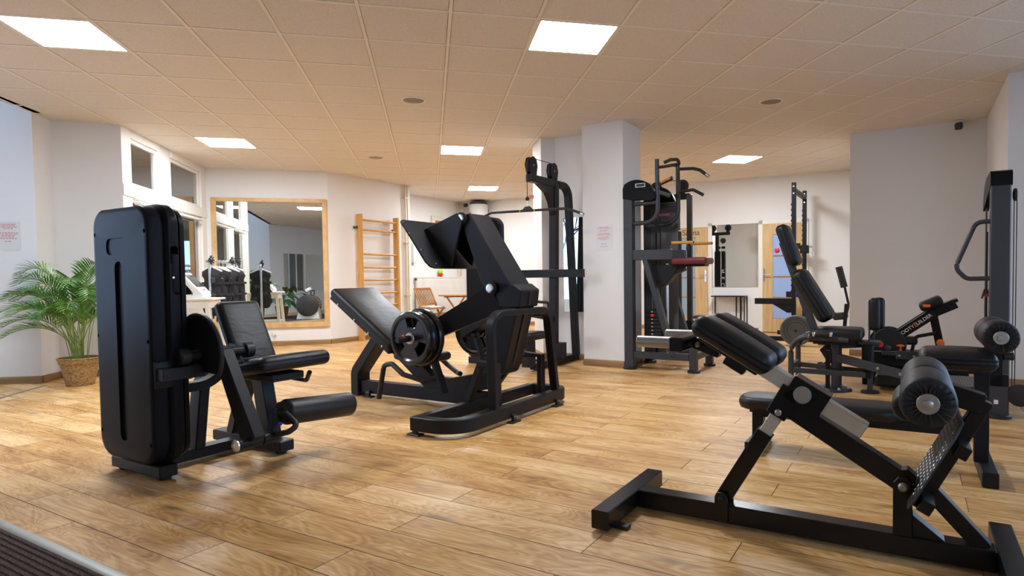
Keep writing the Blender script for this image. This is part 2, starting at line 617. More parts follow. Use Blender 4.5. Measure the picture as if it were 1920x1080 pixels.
    def slab(s, poly, z0, z1, ch=0):
        """polygon in x-y, extruded along z"""
        bm = bmesh.new()
        a = [bm.verts.new((x, y, z0)) for x, y in poly]
        b = [bm.verts.new((x, y, z1)) for x, y in poly]
        n = len(poly)
        bm.faces.new(list(reversed(a))); bm.faces.new(b)
        for i in range(n):
            bm.faces.new((a[i], a[(i + 1) % n], b[(i + 1) % n], b[i]))
        bmesh.ops.recalc_face_normals(bm, faces=bm.faces)
        if ch:
            bmesh.ops.bevel(bm, geom=[e for e in bm.edges if e.calc_face_angle(0) > .6], offset=ch, segments=2, profile=.5, affect='EDGES')
        return s.addbm(bm)
    def sphere(s, c, r, n=12, sc=(1, 1, 1)):
        bm = bmesh.new()
        bmesh.ops.create_uvsphere(bm, u_segments=n, v_segments=max(6, n // 2), radius=r)
        return s.addbm(bm, Matrix.Translation(c) @ Matrix.Diagonal((*sc, 1)))
    def mesh(s, name, angle=35):
        me = bpy.data.meshes.new(name)
        me.from_pydata([tuple(p) for p in s.v], [], s.f)
        me.validate()
        bm = bmesh.new(); bm.from_mesh(me)
        bmesh.ops.recalc_face_normals(bm, faces=bm.faces)
        bm.to_mesh(me); bm.free()
        me.polygons.foreach_set('use_smooth', [True] * len(me.polygons))
        me.set_sharp_from_angle(angle=R(angle))
        return me
    def build(s, name, mat, parent=None, label=None, angle=35):
        if name in FLAT:
            angle = 14
        me = s.mesh(name, angle)
        me.materials.append(MATS[mat])
        o = bpy.data.objects.new(name, me)
        COL.objects.link(o)
        if parent:
            o.parent = parent
        if label:
            o['label'] = label
        if name in TINY:
            o['kind'] = 'stuff'
        return o

def thing(name, label, cat, loc=(0, 0, 0), rz=0, group=None):
    o = bpy.data.objects.new(name, None)
    o.empty_display_size = .1
    COL.objects.link(o)
    o.location = loc if len(loc) == 3 else (*loc, 0)
    o.rotation_euler = (0, 0, rz)
    o['label'] = label; o['category'] = cat
    if group:
        o['group'] = group
    return o

def tag(o, label, cat, group=None):
    o['label'] = label; o['category'] = cat
    if group:
        o['group'] = group
    return o

def place(o, loc, rz=0):
    o.location = loc if len(loc) == 3 else (*loc, 0)
    o.rotation_euler = (0, 0, rz)
    return o

def struct(o):
    o['kind'] = 'structure'
    return o

def dup(root, loc, rz, label=None):
    c = root.copy(); COL.objects.link(c)
    c.location = loc if len(loc) == 3 else (*loc, 0)
    c.rotation_euler = (0, 0, rz)
    if label:
        c['label'] = label
    for ch in list(root.children):
        k = ch.copy(); COL.objects.link(k); k.parent = c
        for g in list(ch.children):
            d = g.copy(); COL.objects.link(d); d.parent = k
    return c

def cut(o, cutters):
    """boolean cutters (MB) out of o, applied to the mesh"""
    tmp = []
    for mb in cutters:
        t = bpy.data.objects.new('cutter', mb.mesh('cutter'))
        COL.objects.link(t); tmp.append(t)
        t.parent = o.parent
        m = o.modifiers.new('b', 'BOOLEAN'); m.object = t; m.operation = 'DIFFERENCE'; m.solver = 'EXACT'
    bpy.context.view_layer.update()
    dg = bpy.context.evaluated_depsgraph_get()
    me = bpy.data.meshes.new_from_object(o.evaluated_get(dg))
    o.modifiers.clear(); o.data = me
    for t in tmp:
        bpy.data.objects.remove(t)
    me.polygons.foreach_set('use_smooth', [True] * len(me.polygons))
    me.set_sharp_from_angle(angle=R(35))
    return o

def text(name, body, size, mat, parent, M, depth=.0006, sx=1.0):
    cu = bpy.data.curves.new(name, 'FONT')
    cu.body = body; cu.size = size; cu.extrude = depth
    cu.align_x = 'CENTER'; cu.align_y = 'CENTER'
    t = bpy.data.objects.new(name, cu); COL.objects.link(t)
    bpy.context.view_layer.update()
    me = bpy.data.meshes.new_from_object(t.evaluated_get(bpy.context.evaluated_depsgraph_get()))
    bpy.data.objects.remove(t)
    me.materials.append(MATS[mat])
    o = bpy.data.objects.new(name, me); COL.objects.link(o)
    o.parent = parent
    o.matrix_local = M @ Matrix.Diagonal((sx, 1, 1, 1))
    return o

def ry(a):
    return Matrix.Rotation(a, 3, 'Y')

def bolt(mb, c, axis, r=.012, h=.008):
    c = Vector(c); ax = Vector(axis).normalized()
    return mb.lathe([(r * .9, 0), (r, .001), (r, h * .5), (r * .6, h)], c, ax, 10)

# ================================================================== SETTING
E1 = Vector((math.cos(TH), math.sin(TH), 0)); E2 = Vector((-math.sin(TH), math.cos(TH), 0))
T1 = Vector((math.cos(YAW), math.sin(YAW), 0)); T2 = Vector((-math.sin(YAW), math.cos(YAW), 0))
c1 = (-5.57, 6.49); c2 = (-5.63, 6.80); c3 = (-5.02, 7.02); c4 = (-5.65, 9.73); c5 = (-3.90, 10.17)
c6 = (-3.07, 11.70); cG = (-2.97, 11.88); cH = (-3.66, 12.30); c8 = (-2.36, 14.62); cQ = (5.15, 10.485)
g0 = (3.68, 7.93); g1 = (4.93, 7.19); g2 = (4.03, 5.60); cU = (4.50, 5.335); cV = (4.35, -1.60)
cX = (-2.30, -2.60); cY = (-4.30, -0.55)
wl = (-7.05, 6.165); wm = (-5.75, -.85)          # light well beside the street
ROOM = [c1, c2, c3, c4, c5, c6, cG, cH, c8, cQ, g0, g1, g2, cU, cV, cX, cY]

def angle_of(a, b):
    return math.atan2(b[1] - a[1], b[0] - a[0])

def wall(name, a, b, h=2.92, t=.14, holes=(), mat='wall_paint', side=1, ext=(0, 0)):
    """wall whose room face runs a -> b, room on the right hand (side=1); holes: (s0, s1, z0, z1)"""
    L = math.hypot(b[0] - a[0], b[1] - a[1])
    mb = MB()
    s0, s1 = -ext[0], L + ext[1]
    if not holes:
        mb.bb(s0, s1, 0, t * side, -.05, h, 0)
    else:
        xs = s0
        for (p, q, z0, z1) in sorted(holes):
            if p > xs + .001:
                mb.bb(xs, p, 0, t * side, -.05, h, 0)
            if z0 > 0:
                mb.bb(p, q, 0, t * side, -.05, z0, 0)
            if z1 < h:
                mb.bb(p, q, 0, t * side, z1, h, 0)
            xs = q
        if xs < s1 - .001:
            mb.bb(xs, s1, 0, t * side, -.05, h, 0)
    o = struct(mb.build(name, mat))
    return place(o, a, angle_of(a, b))

def skirting(name, a, b, s0=0.0, s1=None, side=1):
    L = math.hypot(b[0] - a[0], b[1] - a[1])
    s1 = L if s1 is None else s1
    mb = MB()
    mb.prism([(0, 0), (.016 * side, 0), (.016 * side, .062), (.008 * side, .075), (0, .075)], 0, s1 - s0, 0)
    # prism is built in x-z along y: turn it so that y runs along the wall
    M = Matrix.Translation((s0, 0, 0)) @ Matrix.Rotation(-PI / 2, 4, 'Z')
    mb.v = [M @ p for p in mb.v]
    o = struct(mb.build(name, 'skirt_wood'))
    return place(o, a, angle_of(a, b))

# walls run clockwise seen from above, the room lies on their right
wall('wall_left', wl, c1, h=3.7, mat='wall_paint')
wall('wall_left_return', c1, c2)
wall('wall_left_recess', c2, c3, ext=(0, 0))
wall('wall_mirror', c4, c5, ext=(.15, 0))
wall('wall_bars', c5, c6, ext=(0, 0))
struct(MB().slab([c6, cG, (cG[0] - .14, cG[1] + .08), (c6[0] - .14, c6[1] + .08)], -.05, 2.92).build('wall_pipe_pier', 'wall_paint'))
wall('wall_recess_return', cG, cH)
wall('wall_radiator', cH, c8, ext=(0, .15))
wall('wall_far', c8, cQ, ext=(.15, .15))
wall('wall_right_return', cQ, g0)
wall('wall_right', g0, g1)
wall('wall_right_near_return', g1, g2)
wall('wall_right_near', g2, cU)
struct(MB().slab([(-.42, 8.41), (-.29, 7.92), (-.11, 7.98), (.45, 7.66), (.52, 7.80), (-.02, 8.11), (-.2, 8.47)], -.05, 2.92).build('wall_partition', 'wall_paint'))
struct(MB().slab([(.22, 7.335), (.68, 7.075), (.935, 7.515), (.475, 7.775)], -.05, 2.92).build('wall_column', 'wall_paint'))
# street sides, out of the frame
wall('wall_street_right', cU, cV, holes=[(.15, 2.7, .3, 2.78), (3.0, 5.2, .3, 2.7)])
wall('wall_behind', cV, cX, holes=[(1.0, 3.4, .6, 2.55)])
wall('wall_behind_left', cX, cY)
wall('wall_well', wm, wl, h=3.7, holes=[(3.4, 6.2, .45, 2.75)], mat='wall_outer', ext=(0, .14))
wall('wall_well_end', cY, wm, h=3.7)
struct(MB().slab([c1, cY, (cY[0] + .09, cY[1] + .02), (c1[0] + .09, c1[1] + .02)], CEIL, 3.7).build('wall_well_edge', 'wall_paint'))

skirting('baseboard_left', wl, c1)
skirting('baseboard_left_return', c1, c2)
skirting('baseboard_left_recess', c2, c3)
skirting('baseboard_mirror', c4, c5)
skirting('baseboard_bars', c5, c6)
skirting('baseboard_radiator', cH, c8)
FW = math.hypot(cQ[0] - c8[0], cQ[1] - c8[1])
FD = (Vector((*cQ, 0)) - Vector((*c8, 0))).normalized()
S0 = (Vector((2.49, 11.99, 0)) - Vector((*c8, 0))).dot(FD)        # far-wall distances are counted from here
skirting('baseboard_far', c8, cQ, 0, S0 - .46)
skirting('baseboard_far_middle', c8, cQ, S0 + .44, S0 + 1.27)
skirting('baseboard_far_right', c8, cQ, S0 + 2.2, FW)
skirting('baseboard_right', g0, g1)
skirting('baseboard_right_near_return', g1, g2)
skirting('baseboard_right_near', g2, cU)
skirting('baseboard_partition', (-.11, 7.98), (.45, 7.66))
skirting('baseboard_partition_end', (-.29, 7.92), (-.11, 7.98))
skirting('baseboard_partition_side', (-.42, 8.41), (-.29, 7.92))
skirting('baseboard_column', (.22, 7.335), (.68, 7.075))
skirting('baseboard_column_right', (.68, 7.075), (.935, 7.515))
skirting('baseboard_column_left', (.475, 7.775), (.22, 7.335))

# ---------------------------------------------------------------- ceiling grid
def clip_half(poly, p, n):
    out = []
    for i, a in enumerate(poly):
        b = poly[(i + 1) % len(poly)]
        da = (a[0] - p[0]) * n[0] + (a[1] - p[1]) * n[1]
        db = (b[0] - p[0]) * n[0] + (b[1] - p[1]) * n[1]
        if da >= 0:
            out.append(a)
        if da * db < 0:
            t = da / (da - db)
            out.append((a[0] + (b[0] - a[0]) * t, a[1] + (b[1] - a[1]) * t))
    return out

def area(p):
    return .5 * sum(p[i][0] * p[(i + 1) % len(p)][1] - p[(i + 1) % len(p)][0] * p[i][1] for i in range(len(p)))

def inside(p, poly):
    r = False
    for i in range(len(poly)):
        a, b = poly[i], poly[i - 1]
        if (a[1] > p[1]) != (b[1] > p[1]) and p[0] < (b[0] - a[0]) * (p[1] - a[1]) / (b[1] - a[1]) + a[0]:
            r = not r
    return r

GA = Vector((-.7465, 4.1809, 0))
TS = .6
room_g = [(((Vector((*p, 0)) - GA).dot(T1)) / TS, ((Vector((*p, 0)) - GA).dot(T2)) / TS) for p in ROOM]
if area(room_g) < 0:
    room_g.reverse()
ceil = struct(MB().slab([tuple(p) for p in ROOM], CEIL + .03, CEIL + .08).build('ceiling', 'dark_grey_plastic'))  # backing kept dark: the shade in the tile gaps is put into its colour
GRID = Matrix.Translation((GA.x, GA.y, CEIL)) @ Matrix.Rotation(YAW, 4, 'Z')
LAMPS = {(-5, 1): 'large square ceiling light panel cut off by the left edge of the ceiling view',
         (1, 0): 'square ceiling light panel nearest the camera, above the leg press',
         (-5, 7): 'square ceiling light panel beside the high white windows',
         (0, 7): 'square ceiling light panel above the lat pulldown, left of the column',
         (1, 13): 'farthest small ceiling light panel in front of the water heater',
         (7, 7): 'square ceiling light panel right of the column above the pull-up handles'}
tile_me = MB().bb(.0153, TS - .0153, .0153, TS - .0153, 0, .016, .003).mesh('tile')
tile_me.materials.append(MATS['ceiling_tile'])
seen = 0
rest = MB()
for i in range(-9, 13):
    for j in range(-12, 20):
        if (i, j) in LAMPS:
            continue
        g = .0255
        pl = room_g
        for p, n in (((i + g, 0), (1, 0)), ((i + 1 - g, 0), (-1, 0)), ((0, j + g), (0, 1)), ((0, j + 1 - g), (0, -1))):
            pl = clip_half(pl, p, n)
            if not pl:
                break
        if not pl or abs(area(pl)) < .02:
            continue
        if j < -3:                                       # behind the camera, never in the frame
            rest.slab([(x * TS, y * TS) for x, y in pl], 0, .016)
            continue
        if abs(area(pl)) > .92:
            o = bpy.data.objects.new('tile', tile_me)
            COL.objects.link(o)
        else:
            cl = [(x * TS - i * TS, y * TS - j * TS) for x, y in pl]
            o = MB().slab(cl, 0, .016).build('tile', 'ceiling_tile')
        o.parent = ceil
        o.matrix_local = GRID @ Matrix.Translation((i * TS, j * TS, 0))
        seen += 1
o = rest.build('tile_field', 'ceiling_tile', ceil); o['kind'] = 'stuff'
o.matrix_local = GRID
def spans(k, axis):
    """stretches of grid line k (x=k or y=k) inside the room"""
    xs = []
    n = len(room_g)
    for q in range(n):
        a, b = room_g[q], room_g[(q + 1) % n]
        u0, u1 = a[axis] - k, b[axis] - k
        if u0 * u1 < 0:
            t = u0 / (u0 - u1)
            xs.append(a[1 - axis] + (b[1 - axis] - a[1 - axis]) * t)
    xs.sort()
    return [(xs[q], xs[q + 1]) for q in range(0, len(xs) - 1, 2)]
for axis in (0, 1):
    for k in range(-12, 20):
        for s0, s1 in spans(k + .0001, axis):
            mb = MB()
            if axis == 0:
                mb.bb(k * TS - .012, k * TS + .012, s0 * TS, s1 * TS, -.004, .012, .001)
            else:
                mb.bb(s0 * TS, s1 * TS, k * TS - .0115, k * TS + .0115, -.0035, .011, .001)
            b = mb.build('grid_bar', 'ceiling_bar', ceil)
            b.matrix_local = GRID
for (i, j), lab in LAMPS.items():
    p = GRID @ Vector(((i + .5) * TS, (j + .5) * TS, -.004))
    t = thing('ceiling_light', lab, 'light', p, YAW, 'square ceiling light panels')
    mb = MB()
    for q in range(4):
        a = Matrix.Rotation(q * PI / 2, 4, 'Z')
        m2 = MB().bb(-.288, .288, .276, .288, .0, .012, .001)
        mb.add([a @ p2 for p2 in m2.v], m2.f)
    mb.build('frame', 'white_metal', t)
    MB().bb(-.276, .276, -.276, .276, .002, .010, 0).build('diffuser', 'lamp_diffuser', t)
for (i, j, lab) in ((-.49, 3.55, 'round flush ceiling speaker nearest the camera, left of centre'), (-1.51, 8.64, 'small round ceiling speaker farther back, left of the distant lamp'), (5.51, 2.57, 'round flush ceiling speaker on the right, near the grey wall')):
    p = GRID @ Vector((i * TS, j * TS, 0))
    t = thing('ceiling_speaker', lab, 'speaker', (p.x, p.y, CEIL), 0, 'round ceiling speakers')
    MB().lathe([(.118, 0), (.118, -.008), (.108, -.011), (.102, -.006), (.102, 0)]).build('rim', 'ceiling_bar', t)
    MB().lathe([(.101, 0), (.101, -.005), (.06, -.008), (.001, -.009)]).build('grille', 'speaker_cloth', t)

# ---------------------------------------------------------------- floor
fl = struct(MB().slab([(-8, -5), (8, -5), (8, 16), (-8, 16)], -.06, -.002).build('floor', 'floor_wood'))
plank_me = MB().bb(.0008, PL - .0008, .0008, PW - .0008, -.012, 0, .0012).mesh('plank')
plank_me.materials.append(MATS['floor_wood'])
rows = []
for r in range(-1, 40):
    for c in range(-8, 6):
        u0 = OFF[r % 2] + c * PL
        v0 = PV0 + r * PW
        ctr = E1 * (u0 + PL / 2) + E2 * (v0 + PW / 2)
        ok = False
        for du in (0, .25, .5, .75, 1):
            q = E1 * (u0 + PL * du) + E2 * (v0 + PW / 2)
            if 1.8 < q.y < 6.6 and -.96 < q.x / q.y < .80 and not (q.x < -5.0):
                ok = True
        if ok:
            rows.append((ctr.length, u0, v0))
rows.sort()
for d, u0, v0 in rows[:296]:
    o = bpy.data.objects.new('plank', plank_me)
    COL.objects.link(o); o.parent = fl
    q = E1 * u0 + E2 * v0
    o.location = (q.x, q.y, 0)
    o.rotation_euler = (0, 0, TH)

# threshold strip by the left wall and the ribbed entrance mat with its metal edge
o = MB().bb(0, .035, -5.2, 0, 0, .006, .002).build('threshold_strip', 'aluminium')
struct(o); o.name = 'trim_1'
place(o, (-5.40, 6.30), YAW)
mt = thing('entrance_mat', 'dark brown ribbed entrance mat in the lower left corner', 'mat', E1 * -5.3 + E2 * 1.06, TH)
mb = MB()
mb.bb(0, 5.0, -2.2, 0, .0, .004, 0)
for k in range(88):
    y = -.006 - k * .0245
    mb.sweep([(0, y - .008, .0045), (5.0, y - .008, .0045)], [(-.0085, 0), (.0085, 0), (.005, .005), (-.005, .005)])
mb.build('ribbed_pile', 'mat_carpet', mt)
mb = MB()
mb.sweep([(0, .021, .001), (1.85, .021, .001)], [(-.026, 0), (.026, 0), (.018, .005), (0, .008), (-.018, .007)])
mb.build('metal_edge', 'aluminium', mt)
mb = MB()
mb.sweep([(1.852, .021, .001), (5.0, .021, .001)], [(-.026, 0), (.026, 0), (.018, .005), (0, .008), (-.018, .007)])
mb.build('metal_edge', 'aluminium', mt)

# ---------------------------------------------------------------- glazed partition (left)
W4L = math.hypot(c4[0] - c3[0], c4[1] - c3[1])
W4A = angle_of(c3, c4)
W4T = Matrix.Translation((*c3, 0)) @ Matrix.Rotation(W4A, 4, 'Z')
mb = MB()
mb.bb(0, .24, .0, .12, 0, 2.92, .004)
mb.bb(1.03, 1.45, .02, .12, 0, 2.92, .004)
mb.bb(2.58, W4L, .0, .12, 0, 2.92, .004)
mb.bb(.24, 1.03, 0, .12, 2.75, 2.92, .002)
mb.bb(1.45, 2.58, 0, .12, 2.75, 2.92, .002)
mb.bb(.0, W4L, -.012, .12, 2.05, 2.19, .006)
mb.bb(.0, W4L, -.005, .12, 0, .82, .004)
struct(place(mb.build('wall_glazed', 'white_frame'), c3, W4A))
for n, (a, b, z0, z1) in enumerate(((.24, 1.03, 2.19, 2.75), (1.45, 2.58, 2.19, 2.75), (.24, 1.03, .82, 2.05), (1.45, 2.58, .82, 2.05))):
    w = bpy.data.objects.new('window_%d' % (n + 1), None)
    COL.objects.link(w); struct(w)
    place(w, c3, W4A)
    f = MB()
    k = .045
    f.bb(a, a + k, .03, .09, z0, z1, .006); f.bb(b - k, b, .03, .09, z0, z1, .006)
    f.bb(a, b, .03, .09, z0, z0 + k, .006); f.bb(a, b, .03, .09, z1 - k, z1, .006)
    f.build('window_frame', 'white_frame', w)
    MB().bb(a + k, b - k, .055, .061, z0 + k, z1 - k, 0).build('pane', 'partition_glass', w)
    if n > 1:
        MB().bb(a + .1, b - .1, -.05, .03, z1 - .07, z1 - .035, .005).build('blind_box', 'white_frame', w)
# the dim office behind the glass
off = MB()
off.bb(.0, W4L + .5, 2.3, 2.4, 0, 3.0, 0); off.bb(.0, .1, .12, 2.4, 0, 3.0, 0); off.bb(W4L + .5, W4L + .6, .12, 2.4, 0, 3.0, 0)
off.bb(.0, W4L + .5, .12, 2.3, 2.9, 3.0, 0)
struct(place(off.build('wall_office', 'wall_paint'), c3, W4A))
sh = thing('office_shelf', 'wooden shelf unit in the dim office behind the glass', 'shelf', W4T @ Vector((1.9, 2.0, 0)), W4A)
mb = MB()
for x in (-.5, .5):
    mb.bb(x - .015, x + .015, -.2, .2, 0, 2.1)
mb.build('side_panel', 'door_wood', sh)
for z in (.1, .55, 1.0, 1.45, 1.9, 2.1):
    MB().bb(-.485, .485, -.2, .2, z - .012, z + .012).build('shelf_board', 'door_wood', sh)
cu = MB()
pth = []
for k in range(60):
    pth.append((1.62 + k * .011, .32 + .02 * math.sin(k * 1.05), 0))
cu.v = []; cu.f = []
vs = [(x, y, .3) for x, y, _ in pth] + [(x, y, 2.2) for x, y, _ in pth]
cu.add(vs, [(k, k + 1, 61 + k, 60 + k) for k in range(59)])
tag(place(cu.build('curtain', 'cushion_cream'), c3, W4A), 'cream curtain hanging behind the glazed partition', 'curtain')

# glazing of the street windows
def street_window(n, a, b, s0, s1, z0, z1, bars):
    w = bpy.data.objects.new('window_%d' % n, None)
    COL.objects.link(w); struct(w); place(w, a, angle_of(a, b))
    f = MB(); k = .05
    f.bb(s0, s0 + k, .03, .1, z0, z1); f.bb(s1 - k, s1, .03, .1, z0, z1)
    f.bb(s0, s1, .03, .1, z0, z0 + k); f.bb(s0, s1, .03, .1, z1 - k, z1)
    for q in range(1, bars + 1):
        x = s0 + (s1 - s0) * q / (bars + 1)
        f.bb(x - k / 2, x + k / 2, .03, .1, z0, z1)
    f.build('window_frame', 'white_frame', w)
    for q in range(bars + 1):
        x0 = s0 + (s1 - s0) * q / (bars + 1) + k / 2; x1 = s0 + (s1 - s0) * (q + 1) / (bars + 1) - k / 2
        MB().bb(x0, x1, .06, .066, z0 + k, z1 - k, 0).build('pane', 'glass', w)
street_window(5, cU, cV, .15, 2.7, .3, 2.78, 1)
street_window(6, cU, cV, 3.0, 5.2, .3, 2.7, 1)
street_window(7, cV, cX, 1.0, 3.4, .6, 2.55, 1)
street_window(8, wm, wl, 3.4, 6.2, .45, 2.75, 2)
w = bpy.data.objects.new('window_9', None); COL.objects.link(w); struct(w)
MB().slab([wl, c1, cY, wm], 3.66, 3.67).build('pane', 'glass', w)
struct(MB().slab([(-60, -60), (60, -60), (60, 60), (-60, 60)], -.30, -.2).build('ground_outside', 'bounce_ground'))

# ---------------------------------------------------------------- doors in the far wall
FA = angle_of(c8, cQ)
def far(s, y=0, z=0):
    """point on the far wall: s metres right of the reference, y into the room negative"""
    q = Vector((*c8, 0)) + FD * (S0 + s) + Vector((-FD.y, FD.x, 0)) * y
    return Vector((q.x, q.y, z))
def door(n, s0, glass_s0, glass_s1, handle_s, gm):
    d = bpy.data.objects.new('door_%d' % n, None)
    COL.objects.link(d); struct(d); place(d, far(s0, -.045), FA)
    w = .80
    mb = MB(); k = .0
    g0_, g1_ = glass_s0 - s0, glass_s1 - s0
    mb.bb(.045, g0_, 0, .04, .01, 1.985); mb.bb(g1_, w - .045, 0, .04, .01, 1.985)
    mb.bb(g0_, g1_, 0, .04, .01, .26); mb.bb(g0_, g1_, 0, .04, 1.79, 1.985)
    mb.build('door_leaf', 'door_wood', d)
    fr = MB()
    fr.bb(-.03, .045, .02, .06, 0, 2.05); fr.bb(w - .045, w + .03, .02, .06, 0, 2.05); fr.bb(-.03, w + .03, .02, .06, 1.985, 2.05)
    fr.build('door_frame', 'white_frame', d)
    zs = [.26, .64, 1.02, 1.40, 1.79]
    for q in range(4):
        MB().bb(g0_, g1_, .012, .028, zs[q] + .006, zs[q + 1] - .006, 0).build('pane', gm, d)
        if q:
            MB().bb(g0_, g1_, .004, .036, zs[q] - .012, zs[q] + .012).build('glazing_bar', 'garden_wood', d)
    hx = handle_s - s0
    h = MB().bb(hx - .02, hx + .02, -.012, 0, .93, 1.17, .006).build('lock_plate', 'chrome', d)
    sg = 1 if hx < w / 2 else -1
    MB().tube(fillet([(hx, 0, 1.06), (hx, -.05, 1.06), (hx + sg * .12, -.052, 1.055)], .02), .009).build('door_handle', 'chrome', d)
    return d
d1 = door(1, -.43, -.20, .085, .285, 'frost_grey')
d2 = door(2, 1.30, 1.53, 1.88, 1.375, 'frost_blue')
text('door_lettering', 'Sauna', .15, 'dark_grey_plastic', d1, Matrix.Translation((.43, -.002, 1.885)) @ Matrix.Rotation(PI / 2, 4, 'X'), .001)
mb = MB(); mb.sphere((.30, -.004, 1.50), .045, 12, (1, .2, 1))
mb.build('door_sticker', 'red', d2)

# ================================================================== EQUIPMENT
def rrect(x0, x1, z0, z1, r0, r1, n=7):
    """rounded rectangle in x-z, r0 bottom radius, r1 top radius"""
    out = []
    for cx, cz, a0, r in ((x1 - r0, z0 + r0, -PI / 2, r0), (x1 - r1, z1 - r1, 0, r1), (x0 + r1, z1 - r1, PI / 2, r1), (x0 + r0, z0 + r0, PI, r0)):
        for k in range(n + 1):
            a = a0 + PI / 2 * k / n
            out.append((cx + r * math.cos(a), cz + r * math.sin(a)))
    return out

def loft(mb, rings):
    """rings: list of (poly in x-z, y); joined and capped"""
    n = len(rings[0][0])
    vs = []
    for poly, y in rings:
        vs += [(x, y, z) for x, z in poly]
    fs = []
    for i in range(len(rings) - 1):
        for k in range(n):
            fs.append((i * n + k, i * n + (k + 1) % n, (i + 1) * n + (k + 1) % n, (i + 1) * n + k))
    fs.append(tuple(range(n))); fs.append(tuple(reversed(range((len(rings) - 1) * n, len(rings) * n))))
    return mb.add(vs, fs)

def roller_on(parent, p, q, r, wraps=1, cap=True, name='roller'):
    p, q = Vector(p), Vector(q)
    d = (q - p).normalized()
    L = (q - p).length
    g = .012
    for k in range(wraps):
        a = p + d * (L * k / wraps + (g / 2 if k else 0)); b = p + d * (L * (k + 1) / wraps - (g / 2 if k < wraps - 1 else 0))
        o = MB().roller(a, b, r).build(name, 'leather_soft', parent, angle=60)
        if cap and k == 0:
            m = MB()                                           # gathered pleats round the hub
            for t in range(22):
                an = 2 * PI * t / 22
                u = d.cross(Vector((0, 0, 1))).normalized(); w = u.cross(d)
                e = u * math.cos(an) + w * math.sin(an)
                m.tube([a + e * r * .40 - d * .001, a + e * r * .70 - d * .0005, a + e * r * .90 + d * .006], .0045, 5)
            m.build('pleats', 'leather_soft', o)
            MB().cyl(a - d * .010, a + d * .004, r * .40, 24, .002).build('washer', 'zinc', o)
            MB().lathe([(r * .20, 0), (r * .20, .010), (r * .16, .012)], a - d * .010, -d, 6).build('nut', 'zinc', o)
    MB().cyl(p - d * .02 if not cap else p, q + d * .02, r * .16).build('axle', 'steel_black', parent)

# ---------------------------------------------------------------- leg extension (left foreground)
t = thing('leg_extension_machine', 'black leg extension machine with tall rounded weight tower in the left foreground', 'gym machine', (-2.57, 3.424), TH)
mb = MB().bb(0, .5, 0, .095, .018, .082, .006)
mb.build('rear_foot', 'steel_black', t)
for x, y in ((.05, .05), (.45, .05), (-.02, .66), (.57, .66)):
    MB().cyl((x, y, 0), (x, y, .02), .032).build('rubber_foot', 'rubber_black', t)
MB().bb(.20, .30, .09, .62, .018, .078, .006).build('base_beam', 'steel_black', t)
MB().bb(-.06, .63, .61, .71, .018, .085, .006).build('front_foot', 'steel_black', t)
# tower: rounded two-shell housing
tw = MB()
X0, X1 = -.035, .535
rings = []
for y, ins in ((-.036, .030), (-.034, .014), (-.026, .004), (-.010, 0), (.030, 0), (.034, .012), (.044, .012), (.048, .0), (.060, -.012), (.100, -.012), (.112, -.004), (.114, .012), (.122, .012), (.126, .004), (.150, .010), (.162, .030)):
    rings.append((rrect(X0 + ins, X1 - ins, .092 + ins, 1.452 - ins, .115 - ins * .5, .10 - ins * .5), y))
loft(tw, rings)
tower = tw.build('weight_tower', 'plastic_black', t, angle=28)
def slot(x0, x1, z0, z1, r, y0, y1):
    m = MB(); loft(m, [(rrect(x0, x1, z0, z1, r, r, 5), y0), (rrect(x0, x1, z0, z1, r, r, 5), y1)]); return m
cutters = [slot(.115, .315, 1.20, 1.29, .035, -.06, -.029), slot(.195, .272, .20, 1.165, .037, -.06, -.022)]
holes = [(-.008, 1.315), (.505, 1.315), (-.008, .76), (.505, .745), (-.005, .235), (.498, .205)]
for x, z in holes:
    cutters.append(MB().cyl((x, -.06, z), (x, -.018, z), .011, 12, 0))
m = MB().bb(.46, .58, .066, .108, 1.14, 1.24, .01); cutters.append(m)
m = MB().bb(.50, .58, .072, .125, .985, 1.15, .012); cutters.append(m)
cut(tower, cutters)
m = MB()
for x, z in holes:
    m.cyl((x, -.020, z), (x, -.016, z), .008, 8, 0)
m.build('screws', 'iron_raw', tower)
o = MB().bb(.512, .548, .068, .112, .99, 1.20, .012, 3).build('pin_cover', 'plastic_black', tower)
MB().cyl((.545, .075, 1.075), (.556, .075, 1.075), .007).build('screw', 'chrome', tower)
# lateral bearing arm beside the tower
MB().bb(.535, .547, -.03, .06, .50, .64, .012, 2).build('mounting_plate', 'steel_black', t)
MB().bar((.575, -.02, .575), (.575, .20, .575), .065, .065).build('bearing_arm', 'steel_black', t)
m = MB()
for y in (.13, .17):
    m.cyl((.575, y, .535), (.575, y, .543), .012)
m.build('bolts', 'zinc', t)
MB().cyl((.575, .07, .655), (.575, .47, .655), .030).build('axle', 'steel_black', t)
for y in (.07, .43):
    k = MB().lathe([(.030, 0), (.045, .006), (.045, .05), (.030, .056)], (.575, y, .655), (0, 1, 0)).build('bearing', 'plastic_deep', t)
MB().bb(.53, .62, .395, .50, .535, .60, .006).build('bearing_block', 'steel_black', t)
# cam: large disc with a chord cut off
pc = []
for k in range(33):
    a = R(-30) + R(235) * k / 32
    pc.append((.56 + .205 * math.cos(a), .662 + .205 * math.sin(a)))
MB().prism(pc, .180, .197, .004).build('cam_disc', 'plastic_black', t)
pr = [(.56 + .212 * math.cos(R(-30) + R(235) * k / 32), .1885, .662 + .212 * math.sin(R(-30) + R(235) * k / 32)) for k in range(33)]
MB().tube(pr, .011, 8, (0, 1, 0)).build('cam_rim', 'rubber_black', t)
